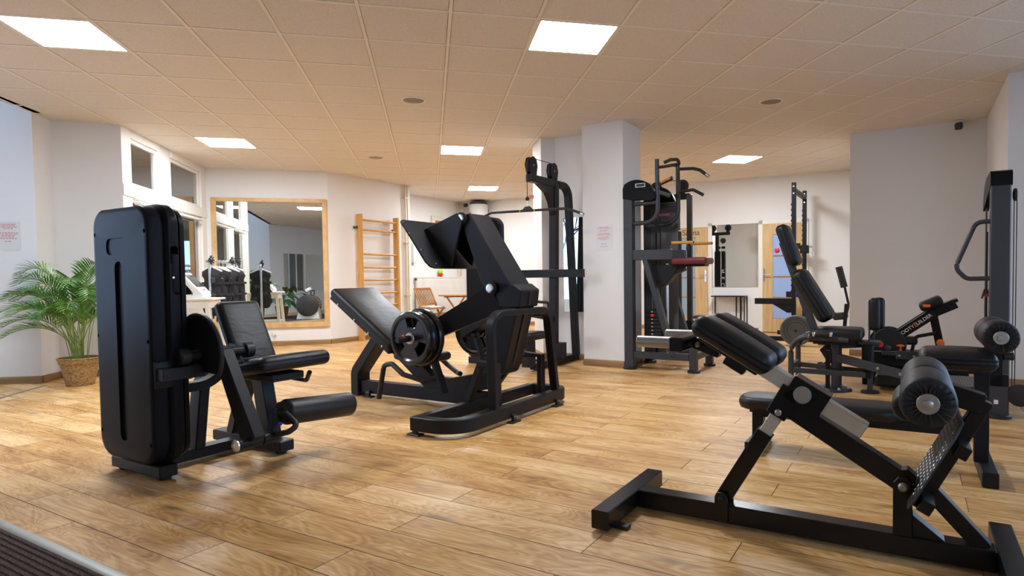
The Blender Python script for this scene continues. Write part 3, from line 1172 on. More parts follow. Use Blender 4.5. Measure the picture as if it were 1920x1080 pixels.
# uprights and arched member
MB().rtube(fillet([(.25, .33, .075), (.25, .37, .45), (.28, .50, .62), (.33, .62, .63)], .15), .06, .10, (1, 0, 0)).build('rear_upright', 'steel_black', t)
MB().rtube(fillet([(.44, .14, .47), (.44, .30, .47), (.46, .44, .60), (.47, .46, .68)], .16), .05, .075, (1, 0, 0)).build('arched_brace', 'steel_black', t)
MB().bb(.39, .47, .13, .16, .36, .60, .006).build('tower_bracket', 'steel_black', t)
m = MB().lathe([(.05, 0), (.05, .008), (.044, .010)], (.25, .22, .078)); m.build('cover_cap', 'rubber_black', t)
MB().bar((.12, .655, .08), (.27, .66, .47), .09, .06, (1, 0, 0)).build('seat_upright', 'steel_black', t)
MB().bar((.48, .66, .08), (.40, .66, .47), .10, .08, (0, 1, 0)).build('seat_post', 'steel_black', t)
MB().bb(.20, .70, .52, .74, .46, .505, .006).build('seat_frame', 'steel_black', t)
# seat, backrest
s = MB().cushion((.56, .625, .548), (.50, .47, .09), ry(-R(9)), .038, .01).build('seat', 'leather', t, angle=60)
MB().cushion((.350, .60, .725), (.075, .275, .44), ry(R(-27)), .034).build('backrest', 'leather', t, angle=60)
MB().bar((.30, .60, .52), (.22, .60, .82), .08, .03, (0, 1, 0)).build('backrest_support', 'steel_black', t)
m = MB().tube(fillet([(.45, .80, .49), (.47, .82, .43), (.64, .80, .43), (.71, .77, .49)], .03), .014)
m.build('hand_grip', 'rubber_black', t)
# swing arm with shin roller
m = MB().prism([(.55, .70), (.655, .685), (.925, .225), (.905, .205), (.80, .205)], .255, .325, .006)
m.build('swing_arm', 'steel_black', t)
MB().cyl((.86, .20, .195), (.86, .335, .195), .030).build('pivot_tube', 'steel_black', t)
MB().cyl((.86, .34, .195), (.86, .43, .195), .033).build('pivot_sleeve', 'steel_black', t)
MB().lathe([(.030, 0), (.033, .004), (.033, .012), (.012, .014)], (.86, .20, .195), (0, -1, 0)).build('end_cap', 'chrome', t, 'polished chrome end cap')
MB().tube(fillet([(.86, .40, .20), (.98, .42, .23), (1.00, .46, .26), (.90, .46, .32), (.86, .44, .32)], .03), .016).build('adjust_handle', 'rubber_black', t)
MB().bar((.86, .40, .20), (.84, .44, .34), .05, .04, (0, 1, 0)).build('roller_arm', 'steel_black', t)
MB().sphere((.90, .425, .265), .012).build('lock_knob', 'blue', t, 'small blue lock knob')
m = MB()
for k in range(3):
    m.lathe([(.050, 0), (.058, .006), (.050, .012)], (.86, .445 + k * .012, .318), (0, 1, -.06))
m.build('roller_collar', 'rubber_black', t)
MB().roller((.86, .475, .315), (.86, .945, .275), .073).build('shin_roller', 'leather', t, angle=60)

# ---------------------------------------------------------------- leg press (centre)
LP = Matrix.Translation((-1.97, 5.645, 0)) @ Matrix.Rotation(TH, 4, 'Z')
t = thing('leg_press_machine', 'large black lever leg press with angled backrest and steel foot platform in the centre', 'gym machine', (-1.97, 5.645), TH)
MB().rtube(fillet([(1.56, -.86, .08), (1.93, -.86, .08), (1.93, .58, .08), (1.60, .58, .08)], [0, .24, .13, 0], 10), .075, .095).build('base_loop', 'steel_black', t)
MB().bar((1.585, -.82, .08), (1.585, .56, .08), .07, .09).build('rear_cross_tube', 'steel_black', t)
MB().bar((.06, 0, .085), (1.60, 0, .085), .085, .11).build('spine', 'steel_black', t)
def foot(x, y, rot=0):
    m = MB()
    m.bb(-.055, .055, -.03, .03, 0, .012, .004); m.bb(-.02, .02, -.012, .012, .010, .06, .003)
    o = m.build('foot', 'rubber_black', t); place(o, (x, y, 0), rot)
    k = MB(); bolt(k, (-.01, -.012, .045), (0, -1, 0), .006, .005); bolt(k, (.01, -.012, .045), (0, -1, 0), .006, .005)
    k.build('bolts', 'zinc', o)
foot(1.585, -.875); foot(1.975, -.27, PI / 2); foot(1.975, .36, PI / 2); foot(.26, -.06, 0)
# rear leg under the head end
MB().rtube(fillet([(.095, 0, .01), (.095, 0, .22), (.37, 0, .53)], .1), .09, .15, (0, 1, 0)).build('rear_leg', 'steel_black', t)
# inclined rail and backrest
MB().bar((.10, 0, .78), (.86, 0, .33), .16, .05, (0, 0, 1)).build('back_rail', 'steel_black', t)
pa = math.atan2(.93 - .47, .72 - .02)
d = Vector((.72 - .02, 0, .47 - .93)).normalized()
cpad = Vector((.37, 0, .72))
MB().cushion(cpad, (.86, .50, .085), ry(pa), .036, .008).build('backrest', 'leather', t, angle=60)
MB().box(cpad + Vector((-.032, 0, -.05)), (.84, .45, .035), ry(pa), .006).build('backrest_board', 'steel_black', t)
m = MB()
for k in (-.30, -.06, .14, .33):
    q = cpad + Vector((-.032, 0, -.05)) + d * k
    bolt(m, (q.x, -.226, q.z), (0, -1, 0), .011, .008)
m.build('backrest_bolts', 'zinc', t)
MB().cushion((.86, 0, .40), (.30, .42, .075), ry(R(8)), .034).build('seat', 'leather', t, angle=60)
MB().rtube(fillet([(.58, 0, .46), (.98, 0, .16), (1.18, 0, .16), (1.56, 0, .24)], .10), .14, .075, (0, 1, 0)).build('seat_rail', 'steel_black', t)
for sy in (-1, 1):
    g = MB().tube(fillet([(.62, .28 * sy, .06), (.69, .28 * sy, .345), (.78, .28 * sy, .36), (.90, .28 * sy, .28), (1.06, .22 * sy, .23), (1.18, .1 * sy, .25)], .05), .021)
    g.build('hand_grip', 'rubber_black', t)
# foot end: hoop, stops, housing
MB().rtube(fillet([(1.93, -.45, .12), (1.93, -.48, .80), (1.93, .285, .80), (1.93, .40, .12)], .12, 10), .045, .07, (1, 0, 0)).build('guard_hoop', 'steel_black', t)
MB().prism([(1.66, .99), (1.72, 1.03), (1.90, 1.005), (1.97, .96), (1.95, .83), (1.70, .83)], -.14, .12, .008).build('pivot_housing', 'steel_black', t)
loft_poly = [(1.73, .84), (1.93, .84), (1.80, .38), (1.765, .31), (1.71, .30), (1.67, .37)]
MB().prism(loft_poly, -.13, .11, .012).build('housing_slab', 'steel_black', t)
MB().bar((1.972, -.01, .95), (1.955, -.01, .84), .035, .006, (1, 0, 0)).build('housing_slot', 'plastic_deep', t)
MB().bar((1.934, -.01, .83), (1.806, -.01, .385), .035, .006, (1, 0, 0)).build('housing_slot', 'plastic_deep', t)
for y in (-.33, .28):
    MB().rtube(fillet([(1.87, y, .12), (1.87, y, .42), (1.72, y, .42)], .0), .05, .06, (0, 1, 0)).build('stop_post', 'steel_black', t)
MB().box((1.66, .28, .42), (.11, .08, .11), ry(R(45)), .004).build('stop_buffer', 'rubber_black', t)
MB().bar((1.60, .28, .36), (1.40, .28, .12), .04, .05).build('stop_brace', 'steel_black', t)
MB().bar((1.58, -.30, .12), (1.70, -.28, .42), .05, .06, (0, 1, 0)).build('stop_brace', 'steel_black', t)
MB().bar((1.30, -.24, .15), (1.20, -.26, .45), .03, .07, (0, 1, 0)).build('safety_lever', 'steel_black', t)
MB().bar((1.42, .18, .20), (1.28, .20, .55), .03, .05, (0, 1, 0)).build('safety_lever', 'steel_black', t)
MB().sphere((1.27, .20, .58), .038).build('lever_knob', 'rubber_black', t)
# lever with foot platform
MB().prism([(1.39, 1.545), (1.50, 1.56), (1.875, 1.005), (1.80, .93), (1.66, .96), (1.60, 1.02)], -.14, .12, .006).build('lever', 'steel_black', t)
for y, sg in ((-.14, -1), (.12, 1)):
    MB().lathe([(.045, 0), (.05, .01), (.05, .02), (.035, .022)], (1.43, y, 1.52), (0, sg, 0)).build('pivot_boss', 'steel_black', t)
    MB().lathe([(.030, 0), (.030, .012), (.020, .015)], (1.43, y + sg * .018, 1.52), (0, sg, 0)).build('pivot_cap', 'chrome', t, 'chrome pivot cap')
    MB().lathe([(.050, 0), (.055, .01), (.055, .02), (.04, .022)], (1.70, y, .975), (0, sg, 0)).build('pivot_boss', 'steel_black', t)
    MB().lathe([(.034, 0), (.034, .012), (.022, .015)], (1.70, y + sg * .018, .975), (0, sg, 0)).build('pivot_cap', 'chrome', t, 'chrome pivot cap')
    # arm carrying the plates
    a0 = Vector((1.72, -.01 + sg * .07, .90)); a1 = Vector((1.12, -.01 + sg * .25, .60))
    mm = MB()
    dd = (a1 - a0).normalized(); up = Vector((0, 0, 1)); sd = dd.cross(up).normalized(); nn = sd.cross(dd)
    vs = []
    for p, w_, h_ in ((a0, .14, .22), (a1, .10, .12)):
        for q, r_ in ((-1, -1), (1, -1), (1, 1), (-1, 1)):
            vs.append(p + sd * q * w_ / 2 + nn * r_ * h_ / 2)
    mm.add(vs, [(0, 1, 2, 3), (7, 6, 5, 4), (0, 4, 5, 1), (1, 5, 6, 2), (2, 6, 7, 3), (3, 7, 4, 0)])
    mm.build('weight_arm', 'steel_black', t)
    peg = (-.60, -.22) if sg < 0 else (.20, .56)
    MB().cyl((1.165, peg[0], .60), (1.165, peg[1], .60), .025, 20, .002).build('weight_peg', 'steel_black', t)
    if sg < 0:
        MB().cyl((1.165, peg[0] - .002, .60), (1.165, peg[0] + .003, .60), .018, 20, 0).build('peg_bore', 'plastic_deep', t)
# foot platform: bevel-cornered plate and its gusset box
fp = Vector((1.135, -.03, 1.325)); fd = Vector((.25, 0, -.365)).normalized()
pl = [(-.232, -.335), (-.22, -.355), (-.19, -.36), (-.15, -.35), (.17, -.325), (.215, -.30), (.23, -.255), (.23, .255), (.215, .30), (.17, .325), (-.15, .35), (-.19, .36), (-.22, .355), (-.232, .335)]
fn = Vector((fd.z, 0, -fd.x))
mm = MB(); vs = []
for s_ in (-.007, .007):
    for u, w_ in pl:
        vs.append(fp + fd * u + Vector((0, w_, 0)) + fn * s_)
n = len(pl)
mm.add(vs, [tuple(range(n)), tuple(reversed(range(n, 2 * n)))] + [(k, (k + 1) % n, n + (k + 1) % n, n + k) for k in range(n)])
plate = mm.build('foot_platform', 'steel_black', t)
m = MB()
for u, w_ in ((-.21, -.34), (-.10, -.34), (.06, -.31), (.19, -.22), (.21, .0), (.20, .2)):
    bolt(m, fp + fd * u + Vector((0, w_, 0)) - fn * .007, -fn, .008, .004)
m.build('platform_bolts', 'iron_raw', plate)
for y0, y1 in ((-.175, -.155), (.085, .105)):
    MB().prism([(1.03, 1.44), (1.40, 1.565), (1.45, 1.50), (1.33, 1.15)], y0, y1, .003).build('gusset', 'steel_black', t)
MB().bar((1.05, -.035, 1.45), (1.40, -.035, 1.56), .24, .012).build('gusset_lid', 'steel_black', t)

def plate_disc(name, r, th, label, loc, holes=True, mat='rubber_gloss'):
    """weight plate with raised rim, hub and three grip openings; axis along y"""
    o = MB()
    rim = [(r - .030, -th / 2), (r - .010, -th / 2), (r, -th / 2 + .010), (r, th / 2 - .010), (r - .010, th / 2), (r - .030, th / 2), (r - .045, th * .28), (r - .045, -th * .28)]
    n = 40
    vs = []; fs = []
    for k in range(n):
        a = 2 * PI * k / n
        vs += [(q * math.cos(a), y, q * math.sin(a)) for q, y in rim]
    m_ = len(rim)
    for k in range(n):
        for j in range(m_):
            fs.append((k * m_ + j, ((k + 1) % n) * m_ + j, ((k + 1) % n) * m_ + (j + 1) % m_, k * m_ + (j + 1) % m_))
    o.add(vs, fs)
    root = thing(name, label, 'weight plate', loc, TH, 'weight plates')
    o.build('rim', mat, root)
    w = MB()
    ri, ro = .055, r - .042
    def seg(a0, a1, r0, r1, hh):
        k = 8
        vs = []
        for i in range(k + 1):
            a = a0 + (a1 - a0) * i / k
            for q, y in ((r0, -hh), (r1, -hh), (r1, hh), (r0, hh)):
                vs.append((q * math.cos(a), y, q * math.sin(a)))
        fs = [(0, 1, 2, 3), tuple(4 * k + j for j in (3, 2, 1, 0))]
        for i in range(k):
            for j in range(4):
                fs.append((4 * i + j, 4 * i + (j + 1) % 4, 4 * i + 4 + (j + 1) % 4, 4 * i + 4 + j))
        w.add(vs, fs)
    for q in range(3):
        a = 2 * PI * q / 3 + .4
        if holes:
            seg(a - .62, a + .62, ri - .01, ro + .006, th * .26)
            seg(a + .60, a + 2 * PI / 3 - .60, ri - .01, ri + .03, th * .26)
        else:
            seg(a - .01, a + 2 * PI / 3 + .01, ri - .03, ro + .006, th * .30)
    w.build('web', mat, root)
    MB().lathe([(.027, -th / 2 - .002), (.040, -th / 2 - .002), (.046, -th / 2 + .006), (.046, th / 2 - .006), (.040, th / 2 + .002), (.027, th / 2 + .002)], (0, 0, 0), (0, 1, 0)).build('hub', 'zinc' if holes else mat, root)
    return root
def on_lp(x, y, z):
    return LP @ Vector((x, y, z))
plate_disc('weight_plate', .205, .048, 'outermost black rubber weight plate with grip openings, nearest on the leg press peg', on_lp(1.165, -.455, .60))
plate_disc('weight_plate', .205, .048, 'middle of the three black weight plates on the near leg press peg', on_lp(1.165, -.403, .60))
plate_disc('weight_plate', .225, .050, 'innermost and largest of the three black plates on the near leg press peg', on_lp(1.165, -.350, .60))
plate_disc('weight_plate', .225, .050, 'black weight plate on the far side of the leg press, seen beneath its lever', on_lp(1.165, .345, .60))
plate_disc('weight_plate', .205, .048, 'outer black weight plate on the far leg press peg, mostly hidden', on_lp(1.165, .398, .60))
m = MB().cyl((0, -.52, .008), (0, -.505, .008), .014)
tag(place(m.build('peg_clip', 'red'), on_lp(1.165, -.03, .612), TH), 'small red marker clip on the near leg press peg', 'clip')

# ---------------------------------------------------------------- hyperextension bench (right foreground)
t = thing('hyperextension_bench', 'black inclined hyperextension bench with two hip pads and galvanised slide tube, right foreground', 'exercise bench', (.30, 2.78), TH)
MB().bb(-.04, .04, -.345, .275, .014, .092, .004).build('front_foot', 'steel_gloss', t)
MB().bb(1.37, 1.445, -.40, .265, .014, .092, .004).build('rear_foot', 'steel_gloss', t)
MB().bb(.04, 1.37, -.04, .04, .014, .092, .004).build('spine', 'steel_gloss', t)
for x, y in ((.055, -.25), (.055, .21), (1.345, .20), (1.345, -.34)):
    MB().bb(x - .035, x + .035, y - .022, y + .022, 0, .015, .003).build('foot_pad', 'rubber_black', t)
m = MB()
for y in (-.047, .047):
    m.prism([(.392, .02), (.447, .02), (.447, .125), (.435, .145), (.405, .145), (.392, .125)], y - .005, y + .005, .001)
m.build('brace_bracket', 'steel_gloss', t)
k = MB(); bolt(k, (.42, -.052, .118), (0, -1, 0), .012, .01); k.build('bolt', 'steel_black', t)
MB().bar((.415, 0, .105), (.592, 0, .411), .065, .065, (0, 1, 0)).build('brace', 'steel_gloss', t)
MB().bar((.585, 0, .40), (.655, 0, .515), .05, .05, (0, 1, 0)).build('brace_slide', 'zinc_side', t)
MB().bar((.635, 0, .487), (.70, 0, .60), .08, .085, (0, 1, 0)).build('brace_head', 'steel_gloss', t)
k = MB(); bolt(k, (.648, -.043, .503), (0, -1, 0), .014, .008); k.build('bolt', 'zinc', t)
sl = Vector((.395, 0, -.23)).normalized(); nn = Vector((.23, 0, .395)).normalized()
A0 = Vector((.545, 0, .695))
MB().bar((1.085, 0, .282), (.68, 0, .527), .07, .075).build('main_beam', 'steel_gloss', t)
MB().bar(A0, A0 + sl * .475, .056, .062).build('slide_tube', 'zinc_side', t, 'galvanised square slide tube')
MB().bar(A0 + sl * .165, A0 + sl * .315, .085, .10).build('slide_sleeve', 'steel_gloss', t)
MB().bar(A0 + sl * .15 - nn * .06, A0 + sl * .19 - nn * .06, .06, .06).build('sleeve_lug', 'steel_gloss', t)
MB().lathe([(.028, 0), (.034, .003), (.034, .012), (.031, .015)], A0 + sl * .225 + Vector((0, -.042, .0)), (0, -1, 0), 32).build('lock_disc', 'zinc', t, 'round zinc locking disc')
MB().prism([(1.052, .09), (1.115, .09), (1.115, .285), (1.10, .31), (1.07, .31), (1.052, .285)], -.042, .042, .003).build('rear_post', 'steel_gloss', t)
MB().prism([(1.09, .285), (1.12, .285), (1.13, .31), (1.10, .335), (1.06, .325)], -.03, .03, .003).build('post_cap', 'steel_gloss', t)
k = MB(); bolt(k, (1.085, -.042, .272), (0, -1, 0), .018, .012); k.build('bolt', 'zinc', t)
# hip pads, hand pegs
pc0 = Vector((.505, 0, .785)); pa = R(30)
MB().box(pc0 + Vector((-.02, -.055, -.045)), (.26, .30, .012), ry(pa), .003).build('pad_board', 'steel_gloss', t)
for y in (-.165, .045):
    MB().cushion(pc0 + Vector((0, y, 0)), (.335, .175, .085), ry(pa), .036, .008).build('hip_pad', 'leather', t, angle=60)
MB().bar((.545, -.02, .70), (.41, -.02, .765), .07, .05).build('pad_rail', 'steel_gloss', t)
MB().box((.50, -.11, .70), (.09, .05, .05), ry(pa), .004).build('pad_clamp', 'steel_gloss', t)
MB().bar((.42, -.045, .735), (.29, -.045, .778), .055, .05).build('handle_rail', 'steel_gloss', t)
MB().bar((.29, -.235, .778), (.29, .165, .778), .055, .055).build('handle_cross_tube', 'steel_gloss', t)
k = MB(); bolt(k, (.33, -.073, .765), (0, -1, 0), .012, .014); k.build('bolt', 'zinc', t)
for y in (-.205, .135):
    MB().cyl((.115, y, .782), (.285, y, .782), .0235, 20, .004).build('hand_peg', 'zinc', t, 'galvanised hand peg')
# foot end: chequer plate, arms, ankle rollers
bx, bz = 1.100, .225; tx, tz = 1.262, .545
fd = Vector((tx - bx, 0, tz - bz)); FLn = fd.length; fd.normalize(); fn = Vector((fd.z, 0, -fd.x))   # fn points towards +x (back)
cpl = Vector(((tx + bx) / 2, 0, (tz + bz) / 2))
poly = [(-FLn / 2, -.13), (-FLn / 2, .13), (-FLn / 2 + .05, .165), (FLn / 2 - .05, .165), (FLn / 2, .13), (FLn / 2, -.13), (FLn / 2 - .05, -.165), (-FLn / 2 + .05, -.165)]
mm = MB(); vs = [cpl + fd * u + Vector((0, w_, 0)) + fn * s_ for s_ in (-.003, .003) for u, w_ in poly]
mm.add(vs, [tuple(range(8)), tuple(range(15, 7, -1))] + [(k, 8 + k, 8 + (k + 1) % 8, (k + 1) % 8) for k in range(8)])
plate = mm.build('foot_plate', 'steel_grey', t)
m = MB()
for i in range(-8, 9):
    for j in range(-7, 8):
        u, w_ = i * .0205, j * .0215 + (i % 2) * .0108
        if abs(u) > FLn / 2 - .01 or abs(w_) > .158 or abs(u) + abs(w_) > FLn / 2 + .10:
            continue
        q = cpl + fd * u + Vector((0, w_, 0)) - fn * .003
        e = (fd * .7 + Vector((0, .7 if (i + j) % 2 else -.7, 0))).normalized()
        s2 = e.cross(fn)
        m.add([q - e * .010, q + s2 * .0028, q + e * .010, q - s2 * .0028, q - fn * .0022], [(0, 1, 4), (1, 2, 4), (2, 3, 4), (3, 0, 4)])
o = m.build('tread_pattern', 'iron_raw', plate); o['kind'] = 'stuff'
m = MB()
for u, w_ in ((-.13, -.10), (-.13, .10), (.0, -.13), (.0, .13), (.13, -.10), (.13, .10)):
    bolt(m, cpl + fd * u + Vector((0, w_, 0)) - fn * .003, -fn, .006, .004)
m.build('plate_screws', 'chrome', plate)
back = cpl + fn * .036
MB().bar(back - fd * .19, back + fd * .265, .06, .05, tuple(fn)).build('foot_beam', 'steel_gloss', t)
for u in (-.13, .10):
    MB().bar(back + fd * u + Vector((0, -.15, -.01)), back + fd * u + Vector((0, .15, -.01)), .045, .045, tuple(fn)).build('plate_rib', 'steel_gloss', t)
top = back + fd * .25
MB().bar(top, (1.155, 0, .645), .07, .07).build('roller_arm', 'steel_gloss', t)
roller_on(t, (1.155, -.315, .635), (1.155, .30, .635), .083, 2)
roller_on(t, (1.098, .02, .552), (1.098, .28, .552), .055, 1, False, 'lower_roller')
MB().bar((1.335, 0, .085), (1.172, 0, .262), .055, .062, (0, 1, 0)).build('rear_strut', 'steel_gloss', t)
MB().bar((1.19, 0, .245), (1.155, 0, .285), .03, .03, (0, 1, 0)).build('strut_rod', 'cushion_cream', t, 'cream plastic strut rod')
MB().prism([(1.115, .17), (1.225, .085), (1.115, .085)], -.03, .03, .002).build('post_gusset', 'steel_gloss', t)

# ---------------------------------------------------------------- sit-up bench behind it
t = thing('sit_up_bench', 'black bench with low long pad, raised rear seat pad and leg roller, right of centre', 'exercise bench', (1.06, 3.58), TH)
YC = .17
MB().bb(-.01, .07, -.02, .36, .0, .075, .004).build('front_foot', 'steel_black', t)
MB().bb(1.145, 1.215, -.06, .46, .0, .075, .004).build('rear_foot', 'steel_black', t)
MB().bb(.0, .065, YC - .035, YC + .035, .07, .26, .003).build('front_post', 'steel_black', t)
MB().bb(1.125, 1.19, YC - .035, YC + .035, .07, .56, .003).build('rear_post', 'steel_black', t)
MB().bb(.02, 1.13, YC - .03, YC + .03, .195, .25, .003).build('main_beam', 'steel_black', t)
pts = rrect(-.075, .80, -.14, .14, .10, .10, 8)
m = MB()
bmn = bmesh.new()
m.slab([(x, YC + y) for x, y in pts], .25, .325, .03)
m.build('long_pad', 'leather', t, angle=60)
MB().bb(.0, .74, YC - .10, YC + .10, .235, .256, .002).build('pad_board', 'steel_black', t)
MB().cushion((1.045, YC, .60), (.345, .33, .095), None, .042, .018).build('seat_pad', 'leather', t, angle=60)
MB().bb(.90, 1.19, YC - .09, YC + .09, .535, .556, .003).build('seat_board', 'steel_black', t)
MB().bar((.92, YC, .24), (.98, YC, .54), .05, .05, (0, 1, 0)).build('seat_prop', 'steel_black', t)
MB().bar((1.17, YC, .50), (1.27, YC, .50), .06, .06).build('roller_bracket', 'steel_black', t)
MB().bb(1.19, 1.245, YC - .03, YC + .03, .47, .72, .003).build('roller_post', 'steel_black', t)
roller_on(t, (1.215, -.05, .735), (1.215, .39, .735), .080, 2)
MB().cyl((1.245, YC - .02, .625), (1.29, YC - .02, .625), .02).build('adjust_knob', 'rubber_black', t)

# ---------------------------------------------------------------- cable tower at the right edge
t = thing('cable_tower', 'tall grey cable tower with bent side handle at the right edge', 'gym machine', (3.10, 4.37), TH)
MB().lathe([(.085, 0), (.085, .02), (.075, .028)], (0, .05, 0)).build('base_disc', 'rubber_black', t)
MB().bb(-.06, .062, 0, .085, .02, 1.675, .008).build('front_post', 'steel_grey', t)
MB().bb(-.05, .05, .42, .50, .0, 1.60, .006).build('rear_post', 'steel_black', t)
MB().bb(-.05, .05, .05, .45, .03, .10, .006).build('base_beam', 'steel_black', t)
hood = []
for k in range(9):
    a = PI / 2 * k / 8
    hood.append((.03 + .07 * math.sin(a), 0))
m = MB()
sec = [(-.012, 1.672), (.505, 1.53), (.505, 1.60), (.42, 1.70), (.30, 1.755), (.02, 1.775), (-.005, 1.765), (-.014, 1.745)]
for_y = [(-.064, .0), (.066, .0)]
vs = [(x, y, z) for x in (-.064, .066) for y, z in sec]
n = len(sec)
m.add(vs, [tuple(range(n)), tuple(reversed(range(n, 2 * n)))] + [(k, n + k, n + (k + 1) % n, (k + 1) % n) for k in range(n)])
m.build('hood', 'plastic_black', t)
MB().bb(-.046, -.042, .09, .42, 1.36, 1.56, .001).build('side_shield', 'shield', t)
MB().bb(-.046, -.042, .09, .30, .12, 1.36, .001).build('guard_sheet', 'shield', t)
for y in (.17, .30):
    MB().cyl((-.0, y, .1), (-.0, y, 1.6), .011).build('guide_rod', 'chrome', t)
for k in range(12):
    MB().bb(-.038, .038, .11, .36, .12 + k * .042, .158 + k * .042, .003).build('stack_plate', 'steel_black', t)
MB().bb(-.048, -.046, .12, .20, 1.30, 1.345, 0).build('warning_label', 'red_print', t)
MB().tube(fillet([(-.05, .03, 1.418), (-.145, .03, 1.418), (-.27, .03, 1.085), (-.20, .03, 1.005), (-.05, .03, 1.008)], [0, .07, .07, .06, 0]), .0165, 14).build('side_handle', 'steel_grey', t)
MB().lathe([(.03, 0), (.045, .004), (.045, .02), (.03, .024)], (.075, .05, 1.60), (1, 0, 0)).build('top_pulley', 'rubber_black', t)
MB().lathe([(.05, 0), (.078, .004), (.078, .03), (.05, .034)], (.125, .0, .175), (0, 1, 0)).build('bottom_pulley', 'rubber_black', t)
for x in (.082, .098):
    MB().cyl((x, .05, .17), (x, .05, 1.60), .003, 6).build('cable', 'steel_black', t)
MB().bb(-.028, -.002, -.002, .0, .105, .135, 0).build('type_label', 'white_print', t)
MB().tube(fillet([(-.10, .08, .86), (-.075, .1, .95), (-.055, .10, .88)], .01), .007).build('cable_grip', 'rubber_black', t)
MB().cyl((-.085, .1, .885), (-.055, .1, .885), .011).build('cable_stop', 'red', t)

# ---------------------------------------------------------------- hip abductor machine
t = thing('hip_abductor_machine', 'dark hip abductor machine with tall padded backrest, seat and two upright knee pads', 'gym machine', (2.38, 5.58), TH)
m = MB(); m.lathe([(.165, 0), (.165, .012), (.15, .022), (.05, .024)], (.05, 0, 0), n=36)
m.build('base_disc', 'steel_grey', t)
for a in range(0, 360, 60):
    bolt(MB(), (.05 + .135 * math.cos(R(a)), .135 * math.sin(R(a)), .018), (0, 0, 1), .014, .022).build('base_bolt', 'zinc', t)
MB().cyl((.085, 0, .02), (.085, 0, .43), .045).build('pivot_column', 'steel_grey', t)
MB().lathe([(.05, 0), (.062, .006), (.062, .03), (.05, .036)], (.085, 0, .17)).build('column_collar', 'steel_black', t)
MB().bb(-.005, .03, -.03, .03, .02, .36, .004).build('flat_post', 'steel_black', t)
for y in (-.20, .20):
    MB().tube(fillet([(-.275, y, .0), (-.275, y, .50), (.20, y, .475)], .14), .024, 14).build('side_frame', 'steel_grey', t)
    MB().bar((-.27, y, .19), (.33, y * .6, .17), .03, .045).build('lower_rail', 'steel_grey', t)
MB().bar((-.275, -.2, .22), (-.275, .2, .22), .04, .05).build('rear_cross_tube', 'steel_grey', t)
MB().bb(-.10, .24, -.12, .12, .425, .46, .004).build('seat_frame', 'steel_black', t)
MB().cushion((.10, 0, .515), (.41, .40, .105), None, .035, .012).build('seat', 'leather', t, angle=60)
MB().bar((-.07, .02, .43), (-.385, .02, 1.36), .07, .035, (0, 1, 0)).build('back_spine', 'steel_grey', t)
ba = math.atan2(.30, .50)
MB().cushion((-.115, .0, .86), (.145, .32, .53), ry(-ba), .06, 0).build('backrest', 'leather', t, angle=60)
MB().cushion((-.325, .0, 1.325), (.11, .27, .40), ry(-R(19)), .045, 0).build('headrest', 'leather', t, angle=60)
for y in (-.25, .25):
    MB().cyl((-.11, y, .525), (.06, y, .53), .021).build('hand_grip', 'rubber_black', t)
    for x in (-.075, .065):
        MB().cyl((x - .012, y, .526), (x + .012, y, .526), .024).build('grip_ring', 'chrome', t)
    MB().bar((-.10, y, .52), (-.13, y * .75, .47), .03, .02).build('grip_bracket', 'zinc', t)
for sg in (-1, 1):
    x, y = .345, .045 * sg + .05
    MB().cushion((x + .045 + .03 * (sg > 0), y + .05 * (sg > 0), .695), (.095, .085, .285), None, .035).build('knee_pad', 'leather', t, angle=60)
    MB().bb(x + .0 + .03 * (sg > 0), x + .012 + .03 * (sg > 0), y - .03 + .05 * (sg > 0), y + .03 + .05 * (sg > 0), .44, .76, .003).build('pad_stem', 'steel_grey', t)
MB().cyl((.34, 0, .13), (.34, 0, .455), .05).build('knee_column', 'steel_black', t)
MB().bb(.27, .44, -.06, .14, .43, .455, .004).build('knee_bracket', 'steel_grey', t)
MB().cyl((.36, -.02, .02), (.36, -.02, .16), .022).build('stub_leg', 'steel_grey', t)
MB().lathe([(.075, 0), (.075, .018), (.06, .024)], (.36, -.02, 0)).build('stub_foot', 'rubber_black', t)
MB().bar((.09, -.05, .305), (.74, -.26, .185), .03, .075).build('lever_arm', 'steel_grey', t)
m = MB()
for k in (.52, .78):
    q = Vector((.09, -.05, .305)).lerp(Vector((.74, -.26, .185)), k) + Vector((0, -.018, 0)); bolt(m, q, (-.3, -1, 0), .014, .01)
m.build('lever_bolts', 'zinc', t)
MB().bar((.09, .08, .40), (.42, .20, .42), .03, .06).build('lever_arm', 'steel_grey', t)
# selector quadrant with a small wheel below the seat
MB().prism([(-.02, .40), (.04, .38), (.06, .22), (-.01, .20), (-.09, .33)], .26, .275, .002).build('quadrant', 'steel_black', t)
MB().lathe([(.018, -.012), (.042, -.012), (.045, 0), (.042, .012), (.018, .012)], (-.085, .30, .165), (0, 1, 0)).build('small_wheel', 'rubber_black', t)
MB().bar((-.02, .27, .22), (-.085, .29, .165), .02, .03, (0, 1, 0)).build('wheel_fork', 'steel_black', t)

